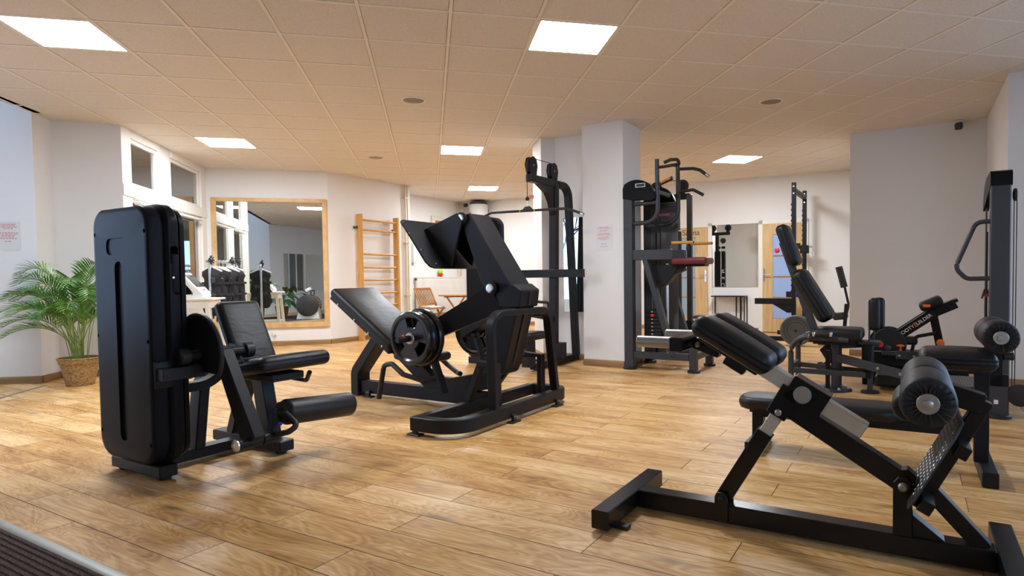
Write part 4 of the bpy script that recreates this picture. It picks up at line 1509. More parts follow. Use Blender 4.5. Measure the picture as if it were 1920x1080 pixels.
# ---------------------------------------------------------------- glute bridge machine by the grey wall
t = thing('glute_bridge_machine', 'low black glute machine with inclined lettered beam and orange knobs before the grey wall', 'gym machine', (2.9, 6.2), TH)
MB().bb(.16, .98, .10, .18, .04, .16, .006).build('side_rail', 'steel_black', t)
MB().bb(.16, .98, -.28, -.20, .04, .16, .006).build('side_rail', 'steel_black', t)
MB().bb(.12, .22, -.36, .26, .0, .06, .006).build('cross_foot', 'steel_black', t)
MB().bb(.88, .98, -.36, .26, .0, .06, .006).build('cross_foot', 'steel_black', t)
MB().bb(.20, .60, -.22, .12, .16, .30, .01).build('gear_box', 'steel_black', t)
b0, b1 = Vector((.36, -.10, .41)), Vector((.72, -.10, .685))
bm_ = MB().bar(b0, b1, .09, .115, (0, 1, 0)).build('lettered_beam', 'steel_gloss', t)
MB().bar(b0 + Vector((0, .22, .02)), b1 + Vector((0, .22, .02)), .06, .10, (0, 1, 0)).build('rear_beam', 'steel_gloss', t)
ba = math.atan2(b1.z - b0.z, b1.x - b0.x)
# lettering on the camera-side face of the beam
Mx = Matrix.Translation((b0 + b1) / 2 + Vector((0, -.059, 0))) @ Matrix.Rotation(-ba, 4, 'Y') @ Matrix.Rotation(PI / 2, 4, 'X')
text('beam_lettering', 'OOTY  UILDER', .046, 'white_print', t, Mx @ Matrix.Translation((.035, 0, 0)), .001)
text('beam_lettering', 'B', .060, 'orange', t, Mx @ Matrix.Translation((-.128, 0, 0)), .001)
text('beam_lettering', 'B', .060, 'orange', t, Mx @ Matrix.Translation((.030, 0, 0)), .001)
MB().bar(b1, (.885, -.10, .768), .085, .10, (0, 1, 0)).build('beam_head', 'steel_gloss', t)
MB().bar((.74, .0, .725), (.90, .0, .80), .03, .24, (0, 1, 0)).build('head_plate', 'steel_gloss', t)
MB().cushion((.685, -.04, .765), (.20, .32, .085), ry(-R(25)), .03).build('hip_pad', 'leather', t, angle=60)
k = MB().bb(.62, .68, -.203, -.2, .735, .76, 0); k.build('pad_badge', 'orange', t)
MB().bar((.705, -.10, .66), (.775, -.10, .30), .07, .05, (0, 1, 0)).build('prop', 'steel_gloss', t)
MB().lathe([(.03, 0), (.034, .01), (.025, .018)], (.765, -.126, .40), (0, -1, 0)).build('adjust_knob', 'orange', t, 'orange adjusting knob')
MB().rtube(fillet([(.53, -.14, .30), (.56, -.14, .45), (.73, -.14, .49)], .05), .03, .05, (0, 1, 0)).build('guard_bar', 'steel_black', t)
for y, x in ((-.17, .335), (.02, .31), (.10, .33)):
    MB().lathe([(.06, -.012), (.150, -.012), (.155, 0), (.150, .012), (.06, .012)], (x, y, .37), (0, 1, 0), 36).build('cam_wheel', 'plastic_deep', t)
    MB().tube([(x + .151 * math.cos(R(a)), y - .012, .37 + .151 * math.sin(R(a))) for a in range(0, 361, 12)], .004, 6, (0, 1, 0)).build('wheel_rim', 'steel_grey', t)
MB().lathe([(.022, 0), (.030, .004), (.03, .014), (.012, .018)], (.33, -.185, .335), (0, -1, 0)).build('wheel_hub', 'iron_raw', t)
MB().lathe([(.02, 0), (.028, .003), (.025, .01)], (.27, -.245, .375), (0, -1, 0)).build('stop_button', 'red', t, 'round red stop button')
MB().cushion((.50, -.06, .405), (.16, .22, .07), None, .025).build('seat_pad', 'leather', t, angle=60)
MB().lathe([(.01, 0), (.01, .04), (.035, .045), (.035, .055), (.02, .06)], (.44, -.20, .315)).build('lock_knob', 'orange', t, 'orange lock knob')
MB().bar((.40, -.30, .285), (.58, -.30, .285), .02, .085, (0, 0, 1), .02).build('link_plate', 'steel_grey', t)
m = MB(); bolt(m, (.43, -.31, .28), (0, -1, 0), .012, .01); bolt(m, (.55, -.31, .28), (0, -1, 0), .012, .01); m.build('link_bolts', 'zinc', t)
MB().cyl((.28, -.27, .285), (.41, -.27, .285), .028).build('push_tube', 'rubber_black', t)
MB().bb(.14, .42, -.24, -.225, .30, .312, .002).build('top_strip', 'zinc', t)
MB().bb(.24, .62, -.62, -.36, .03, .13, .02).build('step_block', 'rubber_black', t)
# foot platform
MB().bb(.77, 1.02, -1.02, -.40, .06, .135, .006).build('platform_frame', 'steel_grey', t)
pm = MB().bb(.775, 1.015, -1.01, -.41, .135, .140, .001).build('platform_sheet', 'iron_raw', t)
m = MB()
for i in range(11):
    for j in range(27):
        x, y = .79 + i * .021, -.995 + j * .0215
        m.bar((x - .007, y, .1405), (x + .007, y + (.006 if (i + j) % 2 else -.006), .1405), .004, .003, ch=0)
o = m.build('tread_pattern', 'zinc', pm); o['kind'] = 'stuff'

# ---------------------------------------------------------------- assisted chin-up / dip machine beside the column
t = thing('assisted_dip_machine', 'tall grey chin and dip machine with orange grips and red knee pad beside the column', 'gym machine', (.737, 6.99), TH)
for y in (0, .60):
    MB().bb(-.055, .055, y - .045, y + .045, .02, 2.04, .006).build('main_post', 'steel_grey', t)
    MB().lathe([(.082, 0), (.082, .022), (.07, .03)], (0, y, 0)).build('post_foot', 'rubber_black', t)
    MB().bar((.05, y, .165), (.70, y, .165), .06, .075).build('base_beam', 'steel_grey', t)
    MB().bb(.705, .785, y - .04, y + .04, .02, .31, .006).build('front_leg', 'steel_grey', t)
    MB().lathe([(.068, 0), (.068, .022), (.055, .03)], (.745, y, 0)).build('leg_foot', 'rubber_black', t)
    MB().bar((.20, y, 1.24), (.52, y, .17), .06, .085, (0, 1, 0)).build('diagonal_strut', 'steel_grey', t)
MB().bar((.745, 0, .17), (.745, .60, .17), .06, .07).build('front_cross_tube', 'steel_grey', t)
MB().bar((.0, .04, .10), (.0, .56, .10), .06, .07).build('rear_cross_tube', 'steel_grey', t)
MB().bb(.05, .50, -.035, .035, 1.235, 1.35, .005).build('side_beam', 'steel_grey', t)
MB().bb(.05, .56, .27, .34, 1.235, 1.35, .005).build('side_beam', 'steel_grey', t)
# arched hood
hp = [(-.058, 1.93), (-.058, 2.045)] + [(.10 + .245 * math.sin(R(a)), 1.88 + .255 * math.cos(R(a))) for a in range(-35, 91, 9)] + [(.27, 1.885), (.17, 1.905), (.05, 1.91)]
MB().prism(hp, -.05, .02, .006).build('hood', 'plastic_black', t)
MB().prism(hp, .58, .65, .006).build('hood', 'plastic_black', t)
m = MB().bb(.10, .22, -.054, -.050, 2.045, 2.09, .002).build('badge', 'chrome', t)
MB().bb(.11, .21, -.056, -.053, 2.052, 2.083, 0).build('badge_face', 'plastic_deep', t)
MB().bb(-.05, .30, .05, .55, 1.98, 2.03, .006).build('hood_bridge', 'steel_black', t)
# J-shaped handle tubes
for y, dx in ((0.0, 0), (.40, .10)):
    MB().tube(fillet([(.34 + dx, y, 2.345), (.345 + dx, y, 1.66), (.05, y, 1.648)], .16, 10), .0245, 14, (0, 1, 0)).build('handle_tube', 'steel_grey', t)
    MB().tube([(.05, y, 1.865), (.34 + dx, y, 1.873)], .022, 12, (0, 1, 0)).build('handle_brace', 'steel_grey', t)
MB().tube([(.345, 0, 2.255), (.42, .0, 2.255), (.56, .0, 2.265)], .017).build('upper_grip', 'rubber_black', t)
MB().tube(fillet([(.43, -.02, 2.295), (.50, -.02, 2.32), (.58, -.02, 2.315), (.60, 0, 2.265), (.53, .03, 2.262)], .02), .018).build('grip_loop', 'rubber_black', t)
MB().tube(fillet([(.44, .40, 2.285), (.62, .40, 2.275), (.70, .40, 2.25), (.80, .40, 2.17)], .05), .018).build('upper_grip', 'rubber_black', t)
MB().cyl((.765, .40, 2.198), (.805, .40, 2.166), .0185).build('grip_end', 'zinc', t)
MB().tube(fillet([(.44, .40, 2.02), (.62, .40, 2.035), (.74, .40, 1.965)], .05), .018).build('lower_grip', 'rubber_black', t)
MB().tube([(.345, 0, 2.06), (.40, 0, 2.08)], .015).build('lower_grip_stem', 'rubber_black', t)
MB().tube([(.385, 0, 2.075), (.52, .0, 2.125)], .022).build('lower_grip', 'rubber_black', t)
MB().bar((.385, -.020, 2.08), (.50, -.020, 2.122), .008, .018).build('grip_stripe', 'orange_dark', t)
for y, dx in ((-.02, 0), (.30, .11)):
    MB().tube(fillet([(.47 + dx, y, 1.34), (.47 + dx, y, 1.415), (.76 + dx, y, 1.412)], .04), .013).build('dip_bar', 'rubber_black', t)
    MB().tube([(.51 + dx, y, 1.416), (.755 + dx, y, 1.413)], .0165).build('dip_grip', 'orange_grip', t, 'orange dip grip')
MB().cushion((.70, .12, 1.215), (.40, .30, .075), None, .03).build('knee_pad', 'red_vinyl', t, 'dark red knee pad', 60)
MB().bb(.48, .86, .04, .20, 1.155, 1.18, .004).build('knee_board', 'steel_black', t)
MB().bar((.36, .12, 1.06), (.60, .12, 1.16), .12, .10).build('lever_head', 'steel_black', t)
MB().prism([(.22, 1.18), (.58, 1.18), (.46, 1.00), (.36, .93), (.27, 1.02)], .05, .19, .006).build('lever_bracket', 'steel_black', t)
# weight stack behind the near post
for k in range(9):
    MB().bb(.10, .30, .20, .44, .28 + k * .043, .32 + k * .043, .003).build('stack_plate', 'plastic_deep', t)
m = MB()
for k in range(9):
    m.bb(.18, .20, .198, .1995, .295 + k * .043, .305 + k * .043, 0)
m.build('stack_numbers', 'white_print', t)
MB().sphere((.20, .185, .60), .022).build('selector_pin', 'red', t, 'red selector pin')
MB().cyl((.20, .32, .12), (.20, .32, 1.95), .014).build('guide_rod', 'steel_black', t)
MB().cyl((.34, .30, .12), (.34, .30, 1.2), .018).build('guide_rod', 'chrome', t)
MB().bb(.06, .40, .52, .53, .12, 1.93, .003).build('rear_shroud', 'shroud_grey', t)
MB().bb(.30, .42, .16, .175, 1.73, 1.76, .003).build('stack_marker', 'red_vinyl', t)
m = MB()
for k in range(9):
    bolt(m, (-.055, 0, .12 + k * .235), (-1, 0, 0), .012, .012)
m.build('post_bolts', 'zinc', t)
MB().lathe([(.035, -.012), (.055, -.012), (.05, 0), (.055, .012), (.035, .012)], (.20, .10, 1.93), (0, 1, 0)).build('pulley', 'rubber_black', t)
MB().cyl((.20, .02, 1.93), (.20, .05, 1.93), .014).build('pulley_bolt', 'chrome', t)
for x in (.10, .19):
    MB().cyl((x, .48, .3), (x, .48, 1.9), .004, 6).build('cable', 'plastic_deep', t)

# ---------------------------------------------------------------- cable machine behind it
t = thing('cable_machine', 'black cable machine with two top pulleys and lettered shroud behind the dip machine', 'gym machine', (1.42, 8.28), TH)
MB().bb(-.125, .135, -.04, .10, .10, 1.67, .02).build('shroud', 'plastic_black', t)
MB().bb(.04, .12, .0, .08, 0, 2.10, .006).build('main_post', 'steel_black', t)
MB().bar((-.24, .04, 2.11), (.27, .04, 2.11), .06, .075).build('top_beam', 'steel_black', t)
MB().bb(.232, .298, .0, .06, 0, 2.13, .005).build('slide_post', 'iron_raw', t)
for x in (-.20, .175):
    MB().lathe([(.04, -.014), (.080, -.014), (.085, 0), (.080, .014), (.04, .014)], (x, .02, 2.25), (0, 1, 0)).build('top_pulley', 'rubber_black', t)
    MB().bb(x - .04, x + .04, -.004, .004, 2.12, 2.30, .003).build('pulley_plate', 'steel_black', t)
MB().cyl((-.19, .02, 2.33), (.175, .02, 2.33), .004, 6).build('cable', 'steel_black', t)
MB().bar((-.12, .04, 1.76), (.06, .04, 1.76), .05, .06).build('mid_beam', 'steel_black', t)
MB().lathe([(.02, -.01), (.07, -.01), (.07, .01), (.02, .01)], (-.08, .0, 1.93), (0, 1, 0)).build('lower_pulley', 'rubber_black', t)
MB().cyl((-.04, -.055, .1), (-.04, -.055, 1.9), .012).build('guide_rod', 'chrome', t)
MB().bar((-.18, .03, .05), (.30, .03, .05), .08, .09).build('base_beam', 'steel_black', t)
MB().cyl((.31, -.03, .40), (.36, -.08, .40), .012).build('slide_knob', 'blue', t)
MB().bb(.225, .305, -.03, .08, .34, .46, .005).build('slide_carriage', 'steel_black', t)
Mx = Matrix.Translation((-.085, -.042, 1.0)) @ Matrix.Rotation(PI / 2, 4, 'X')
for k, ch in enumerate('NEC'):
    text('shroud_lettering', ch, .12, 'white_print', t, Mx @ Matrix.Translation((0, .16 - k * .17, 0)) @ Matrix.Rotation(-PI / 2, 4, 'Z'), .001)

dup(t, (.22, 8.80), TH + PI, 'black cable machine behind the partition wall, seen in the square mirror')
# ---------------------------------------------------------------- lat pulldown
t = thing('lat_pulldown_machine', 'black lat pulldown machine with high twin pulleys standing before the partition wall', 'gym machine', (-.165, 7.265), TH)
MB().bar((0, -.42, .05), (0, .60, .05), .09, .075).build('base_beam', 'steel_black', t)
MB().bar((0, .04, .08), (0, .10, 2.16), .085, .09, (1, 0, 0)).build('front_upright', 'steel_black', t)
MB().rtube(fillet([(0, .60, .08), (0, .43, 2.17), (0, .15, 2.17)], .22, 10), .075, .085, (1, 0, 0)).build('rear_upright', 'steel_black', t)
MB().bar((0, -.46, 2.165), (0, .20, 2.165), .075, .085).build('top_arm', 'steel_black', t)
m = MB()
m.sweep([(0, y, z) for y, z in ((-.28, 2.12), (-.12, 2.06), (-.02, 1.95), (.05, 1.80))], [(-.03, 0), (.03, 0), (.03, .04), (-.03, .04)], (1, 0, 0))
pg = [(-.30, 2.125), (.06, 2.125), (.06, 1.78), (.035, 1.80), (-.02, 1.94), (-.10, 2.04)]
m = MB(); vs = [(x, y, z) for x in (-.03, .03) for y, z in pg]
m.add(vs, [tuple(range(6)), tuple(range(11, 5, -1))] + [(k, 6 + k, 6 + (k + 1) % 6, (k + 1) % 6) for k in range(6)])
m.build('gusset', 'steel_black', t)
for y in (-.40, .06):
    MB().lathe([(.03, -.016), (.088, -.016), (.092, 0), (.088, .016), (.03, .016)], (0, y, 2.31), (1, 0, 0)).build('pulley', 'rubber_black', t)
    for x in (-.028, .028):
        m = MB(); pp = [(y - .05, 2.20), (y + .06, 2.20), (y + .085, 2.31), (y + .06, 2.385), (y, 2.41), (y - .06, 2.385), (y - .085, 2.31)]
        vs = [(xx, a, b) for xx in (x - .004, x + .004) for a, b in pp]
        m.add(vs, [tuple(range(7)), tuple(range(13, 6, -1))] + [(k, 7 + k, 7 + (k + 1) % 7, (k + 1) % 7) for k in range(7)])
        m.build('pulley_cheek', 'steel_black', t)
    k = MB(); bolt(k, (.032, y, 2.31), (1, 0, 0), .012, .008); k.build('pulley_bolt', 'zinc', t)
MB().cyl((0, -.36, 2.395), (0, .06, 2.40), .004, 6).build('cable', 'plastic_deep', t)
MB().cyl((0, -.49, 1.90), (0, -.49, 2.31), .0045, 6).build('cable', 'plastic_deep', t)
MB().sphere((0, -.49, 1.93), .024).build('cable_stop', 'rubber_black', t)
MB().bar((-.56, .03, 1.10), (.42, .03, 1.10), .07, .095).build('cross_beam', 'steel_black', t)
loft_r = []
m = MB()
for y, ins in ((-.20, .03), (-.19, .006), (-.17, 0), (-.02, 0), (0, .006), (.01, .03)):
    loft_r.append((rrect(-1.12 + ins, -.66 - ins, .08 + ins, 1.80 - ins, .06, .11), y))
loft(m, loft_r); m.build('weight_tower', 'plastic_black', t, angle=28)
MB().bb(-1.10, -.66, -.20, .02, .0, .08, .005).build('tower_base', 'steel_black', t)
MB().bar((-.70, -.08, .05), (0, -.08, .05), .08, .07).build('base_link', 'steel_black', t)
k = MB(); bolt(k, (-.72, -.20, 1.66), (0, -1, 0), .012, .006); k.build('tower_screw', 'zinc', t)
MB().cushion((0, -.52, .41), (.32, .36, .085), None, .035, .01).build('seat', 'leather', t, angle=60)
MB().bb(-.05, .05, -.58, -.44, .06, .37, .005).build('seat_post', 'steel_black', t)
MB().bar((0, .02, .56), (0, -.46, .64), .05, .05).build('thigh_arm', 'steel_black', t)
MB().roller((-.20, -.42, .665), (.22, -.42, .665), .05).build('thigh_roller', 'leather', t, angle=60)
MB().bb(-.07, .14, -.01, .11, .10, .28, .004).build('upright_shoe', 'steel_black', t)
MB().tube(fillet([(.02, -.10, .55), (.02, -.10, .76), (.02, -.35, .78)], .03), .016).build('adjust_lever', 'rubber_black', t)
# the bar hangs from the cable
LM = Matrix.Translation((-.165, 7.265, 0)) @ Matrix.Rotation(TH, 4, 'Z')
b = thing('lat_bar', 'long black pulldown bar with bent ends hanging from the cable', 'pull bar', LM @ Vector((0, -.49, 1.80)), TH)
MB().tube(fillet([(-.66, 0, -.055), (-.50, 0, .005), (.50, 0, -.01), (.68, 0, -.075)], .06), .0145).build('bar', 'rubber_black', b)
MB().cyl((.665, 0, -.070), (.705, 0, -.085), .017).build('end_cap', 'chrome', b)
MB().prism([(-.095, -.012), (.095, -.012), (.03, .045), (-.03, .045)], -.008, .008, .003).build('hanger', 'rubber_black', b)
for x in (-.095, .095):
    MB().cyl((x - .007, 0, -.003), (x + .007, 0, -.003), .0165).build('band', 'yellow', b)
MB().tube([(0, 0, .03), (0, 0, .11)], .005, 6).build('chain', 'chrome', b)
k = MB().bb(.02, .085, -.005, .005, .13, .165, .004).build('tag', 'red_print', b)

# ---------------------------------------------------------------- squat rack far right
t = thing('squat_rack', 'tall narrow black squat rack with two uprights in front of the right door', 'rack', (3.62, 9.7), TH)
for y in (0, 1.10):
    m = MB().bb(-.032, .032, y - .032, y + .032, 0, 2.50, .004)
    m.build('upright', 'steel_black', t)
    m = MB()
    for z in (2.33, 2.44) if y == 0 else (2.30, 2.44):
        m.cyl((0, y - .034, z), (0, y - .030, z), .014, 10, 0)
    m.build('upright_bolts', 'chrome', t)
    MB().bar((-.45, y, .035), (.45, y, .035), .07, .07).build('foot', 'steel_black', t)
    m = MB()
    for k in range(18):
        m.bb(-.045, -.032, y - .012, y + .012, .7 + k * .085, .73 + k * .085, .002)
    m.build('hook_teeth', 'steel_black', t)
MB().bar((0, 0, 2.38), (0, 1.10, 2.38), .06, .07).build('top_beam', 'steel_black', t)
MB().bar((0, 0, .30), (0, 1.10, .30), .06, .07).build('low_beam', 'steel_black', t)
MB().bb(-.60, .0, -.035, .035, .585, .68, .004).build('spotter_arm', 'steel_black', t)
MB().prism([(-.32, .585), (-.03, .585), (-.03, .45), (-.10, .45)], -.03, .03, .003).build('arm_gusset', 'steel_black', t)
MB().bb(-.30, .0, 1.06, 1.14, .66, .76, .004).build('spotter_arm', 'steel_black', t)
MB().bb(-.07, .07, 1.05, 1.15, 1.42, 1.56, .006).build('hook_carriage', 'steel_black', t)
MB().bb(-.16, -.07, 1.06, 1.14, 1.50, 1.60, .004).build('bar_hook', 'steel_black', t)
MB().cyl((-.22, 1.10, 1.535), (.13, 1.10, 1.535), .018).build('hook_pin', 'chrome', t)
MB().cyl((-.20, 1.10, 1.535), (-.17, 1.10, 1.535), .028).build('pin_collar', 'blue', t)
MB().tube(fillet([(.12, 1.08, 1.52), (.17, 1.08, 1.42), (.14, 1.08, 1.38), (.11, 1.08, 1.44)], .02), .005).build('pin_lanyard', 'chrome', t)
p = plate_disc('bumper_plate', .225, .07, 'grey speckled bumper plate leaning against the squat rack', (3.40, 9.02, .229), False, 'rubber_grey')
p['group'] = 'bumper plates at the rack'
for k in (.125, .165):
    MB().tube([(k * math.cos(R(a)), -.0225, k * math.sin(R(a))) for a in range(0, 361, 10)], .003, 5, (0, 1, 0)).build('ring', 'rubber_black', p)
MB().cyl((0, -.038, 0), (0, -.034, 0), .026, 20, 0).build('bore', 'plastic_deep', p)
p = plate_disc('bumper_plate', .225, .07, 'black bumper plate standing behind the grey speckled one', (3.40 + .040, 9.02 + .07, .229), False, 'rubber_black')
p['group'] = 'bumper plates at the rack'

# ---------------------------------------------------------------- rowing / abdominal trainer half hidden by the grey wall
t = thing('abdominal_trainer', 'black trainer with foam grip and roller half hidden behind the grey wall edge', 'gym machine', (4.03, 8.92), TH)
MB().bar((-.32, 0, .05), (.12, 0, .05), .08, .08).build('base_beam', 'steel_black', t)
MB().bar((.02, 0, .05), (.06, 0, .62), .05, .05, (0, 1, 0)).build('post', 'steel_black', t)
MB().tube([(.05, 0, .42), (.09, 0, .60), (.04, 0, .84), (-.03, 0, 1.12)], .017).build('grip_stem', 'steel_black', t)
MB().cyl((.03, 0, .86), (-.045, 0, 1.16), .048).build('foam_grip', 'foam', t)
MB().cyl((-.075, -.13, .44), (.03, .13, .44), .055, 20, .01).build('foam_roller', 'foam', t)
for y in (-.08, .08):
    MB().bar((-.31, y, .60), (-.15, y, .46), .06, .015).build('foot_strap', 'rubber_grey', t)
MB().bar((-.30, 0, .56), (.04, 0, .42), .04, .04).build('strap_bar', 'steel_black', t)

# ================================================================== MIRRORS, WALL BARS, FITTINGS
def framed_mirror():
    t = thing('wall_mirror', 'big wall mirror in a light pine frame left of the wall bars', 'mirror', c4, angle_of(c4, c5))
    MB().bb(.12, 1.725, -.012, -.006, .35, 2.335, 0).build('mirror_glass', 'mirror', t)
    for n_, a in (('frame_top', (.07, 1.785, 2.325, 2.385)), ('frame_bottom', (.07, 1.785, .29, .36)), ('frame_side', (.07, .135, .36, 2.325)), ('frame_side', (1.715, 1.785, .36, 2.325))):
        MB().bb(a[0], a[1], -.035, -.002, a[2], a[3], .003).build(n_, 'pine_frame', t)
framed_mirror()
t = thing('wall_mirror', 'frameless square mirror between the two wooden doors', 'mirror', far(0, 0), FA)
MB().bb(.385, 1.262, -.010, -.002, .835, 2.015, .002).build('mirror_glass', 'mirror', t)
a = angle_of((-.11, 7.98), (.45, 7.66))
t = thing('wall_mirror', 'narrow frameless mirror on the partition wall left of the column', 'mirror', (-.11, 7.98), a)
MB().bb(.115, .50, -.010, -.002, .61, 1.815, .002).build('mirror_glass', 'mirror', t)
a = angle_of(cX, cY)
for k, lab in enumerate(('frameless mirror panel behind the camera, right one as seen in the pine-framed mirror', 'frameless mirror panel behind the camera, left one as seen in the pine-framed mirror')):
    t = thing('wall_mirror', lab, 'mirror', cX, a)
    MB().bb(.25 + k * 1.05, 1.22 + k * 1.05, -.010, -.002, .7, 1.95, .002).build('mirror_glass', 'mirror', t)

t = thing('wall_bars', 'tall wooden wall bars ladder with round rungs', 'wall bars', c5, angle_of(c5, c6))
for s in (.55, 1.43):
    MB().bb(s, s + .04, -.165, -.045, 0, 2.19, .004).build('stile', 'bar_wood', t)
for z in (2.09, 1.92, 1.50, 1.27, 1.05, .82, .60, .37, .15):
    MB().cyl((.57, -.125, z), (1.45, -.125, z), .019, 14).build('rung', 'bar_wood', t)
for s in (.55, 1.47):
    for z in (1.96, .34):
        MB().bb(s - .03, s, -.09, 0, z - .02, z + .02, .003).build('bracket', 'iron_raw', t)

t = thing('heating_pipe', 'pair of cream heating pipes running up the pier beside the wall bars', 'pipe', (c6[0], c6[1]), angle_of(c5, c6))
for s in (.03, .085):
    MB().cyl((s, -.045, .002), (s, -.045, CEIL - .005), .014, 12).build('pipe', 'pipe_cream', t)
for z in (.75, 1.75, 2.60):
    MB().bb(.0, .115, -.065, -.002, z - .012, z + .012, .003).build('pipe_clip', 'pipe_cream', t)
A8 = angle_of(cH, c8)
R8 = math.hypot(c8[0] - cH[0], c8[1] - cH[1])
s7 = (Vector((-3.24, 13.05, 0)) - Vector((*cH, 0))).length
t = thing('heating_pipe', 'two thin cream pipes in the far corner beside the radiator', 'pipe', cH, A8)
for s in (R8 - .32, R8 - .22):
    MB().cyl((s, -.04, 1.0), (s, -.04, CEIL - .005), .016, 10).build('pipe', 'pipe_cream', t)

t = thing('radiator', 'long white panel radiator on the far left wall', 'radiator', cH, A8)
MB().bb(s7 + .04, s7 + 1.60, -.10, -.03, .30, 1.08, .01).build('panel', 'white_metal', t)
m = MB()
for k in range(44):
    x = s7 + .065 + k * .0355
    m.bb(x, x + .018, -.107, -.098, .34, 1.05, .003)
m.build('ribs', 'white_metal', t)
MB().bb(s7 + .03, s7 + 1.61, -.11, -.02, 1.075, 1.10, .005).build('top_grille', 'white_metal', t)
MB().cyl((s7 + .02, -.06, 1.05), (s7 + .075, -.06, 1.05), .025).build('air_valve', 'iron_raw', t)
t = thing('cactus', 'tiny potted cactus standing on the radiator', 'plant', (*(Matrix.Translation((*cH, 0)) @ Matrix.Rotation(A8, 4, 'Z') @ Vector((s7 + .82, -.065, 1.10))).xy, 1.10))
MB().lathe([(.04, 0), (.055, .07), (.05, .075)]).build('pot', 'red', t)
MB().sphere((0, 0, .115), .055, 12, (1, 1, 1.1)).build('cactus_body', 'lime', t)
t = thing('canvas_picture', 'small flower canvas on the wall above the radiator', 'picture', cH, A8)
MB().bb(s7 + .60, s7 + .99, -.045, -.004, 1.98, 2.45, .003).build('canvas', 'cushion_cream', t)
MB().bb(s7 + .70, s7 + .95, -.048, -.045, 2.02, 2.35, 0).build('print', 'flower_print', t)
t = thing('wall_cabinet', 'slim white wall box beside the pier', 'box', cH, A8)
MB().bb(s7 - .05, s7 + .05, -.08, -.002, 1.40, 1.81, .004).build('case', 'white_plastic', t)
MB().bb(s7 - .045, s7 + .045, -.086, -.08, 1.41, 1.80, .002).build('lid', 'white_plastic', t)
WF = Matrix.Translation((*c8, 0)) @ Matrix.Rotation(FA, 4, 'Z')
t = thing('water_heater', 'white cylindrical water heater hung under the ceiling in the far corner', 'water heater', WF @ Vector((.60, -.26, 2.20)), FA)
MB().lathe([(.10, 0), (.19, .015), (.215, .05), (.215, .50), (.20, .535), (.20, .54)]).build('tank', 'white_plastic', t)
MB().lathe([(.19, 0), (.20, .02), (.20, .05), (.17, .07)], (0, 0, .54)).build('top_cap', 'dark_grey_plastic', t)
MB().bb(-.10, .10, .18, .255, .15, .45, .004).build('wall_bracket', 'iron_raw', t)
MB().lathe([(.028, 0), (.028, .005), (.02, .006)], (-.08, -.20, .34), (0, -1, 0), 14).build('badge', 'red_print', t)
def seccam(loc, rz, lab):
    t = thing('security_camera', lab, 'camera', loc, rz)
    MB().bb(-.03, .03, -.02, .02, -.02, .0, .004).build('base', 'white_plastic', t)
    MB().tube([(0, 0, -.02), (0, -.03, -.05)], .010).build('arm', 'white_plastic', t)
    MB().box((0, -.055, -.075), (.075, .075, .075), Matrix.Rotation(R(25), 3, 'X'), .014, 3).build('housing', 'dark_grey_plastic', t)
    MB().lathe([(.026, 0), (.026, .006), (.012, .003)], (0, -.092, -.092), (0, -1, -.4)).build('lens', 'screen_dark', t)
seccam((4.66, 7.26, CEIL - .005), TH - .3, 'small black security camera under the ceiling in the grey wall corner')
seccam((-2.24, 14.30, CEIL - .02), TH - .2, 'tiny black security camera in the far corner by the water heater')

# sockets, notices
t = thing('wall_socket', 'white double socket low on the wall under the framed mirror', 'socket', c4, angle_of(c4, c5))
MB().bb(.90, .98, -.012, 0, .16, .24, .004).build('plate', 'white_plastic', t)
MB().cyl((.94, -.014, .19), (.94, -.05, .19), .020).build('plug', 'white_plastic', t)
MB().tube([(.94, -.05, .18), (.92, -.055, .12), (.84, -.05, .06), (.70, -.05, .012), (.45, -.06, .006)], .004, 6).build('cord', 'white_plastic', t)
def notice(loc, rz, x0, x1, z0, z1, lab, rows):
    t = thing('paper_notice', lab, 'notice', loc, rz)
    MB().bb(x0, x1, -.003, -.0005, z0, z1, 0).build('sheet', 'paper', t)
    m = MB(); rnd = random.Random(3)
    for z, ind in rows:
        x = x0 + .02 + ind
        while x < x1 - .03 - ind:
            w_ = rnd.uniform(.010, .030)
            m.bb(x, min(x + w_, x1 - .02 - ind), -.0042, -.003, z0 + z, z0 + z + .006, 0)
            x += w_ + .007
    m.build('printed_lines', 'red_print', t)
notice((.22, 7.335), angle_of((.22, 7.335), (.68, 7.075)), .172, .385, 1.365, 1.665, 'laminated sheet of red print on the column front', [(.265, .02), (.25, .0), (.225, .03), (.19, .01), (.175, 0), (.15, .02), (.135, .0), (.12, .03), (.07, .05), (.04, .04)])
notice(c1, angle_of(wl, c1), -.355, -.145, 1.405, 1.705, 'paper notice with red print on the left wall, cut by the picture edge', [(.27, .01), (.255, .02), (.24, .0), (.225, .04), (.18, 0), (.165, .0), (.15, .02), (.135, .02), (.12, .01), (.09, .05)])

# door frame sliver on the near right wall
m = MB(); m.bb(.16, .24, -.03, 0, .0, 1.16, .004); m.bb(.16, .5, -.03, 0, 1.16, 1.24, .004)
o = struct(m.build('trim_2', 'white_frame')); place(o, g2, angle_of(g2, cU))

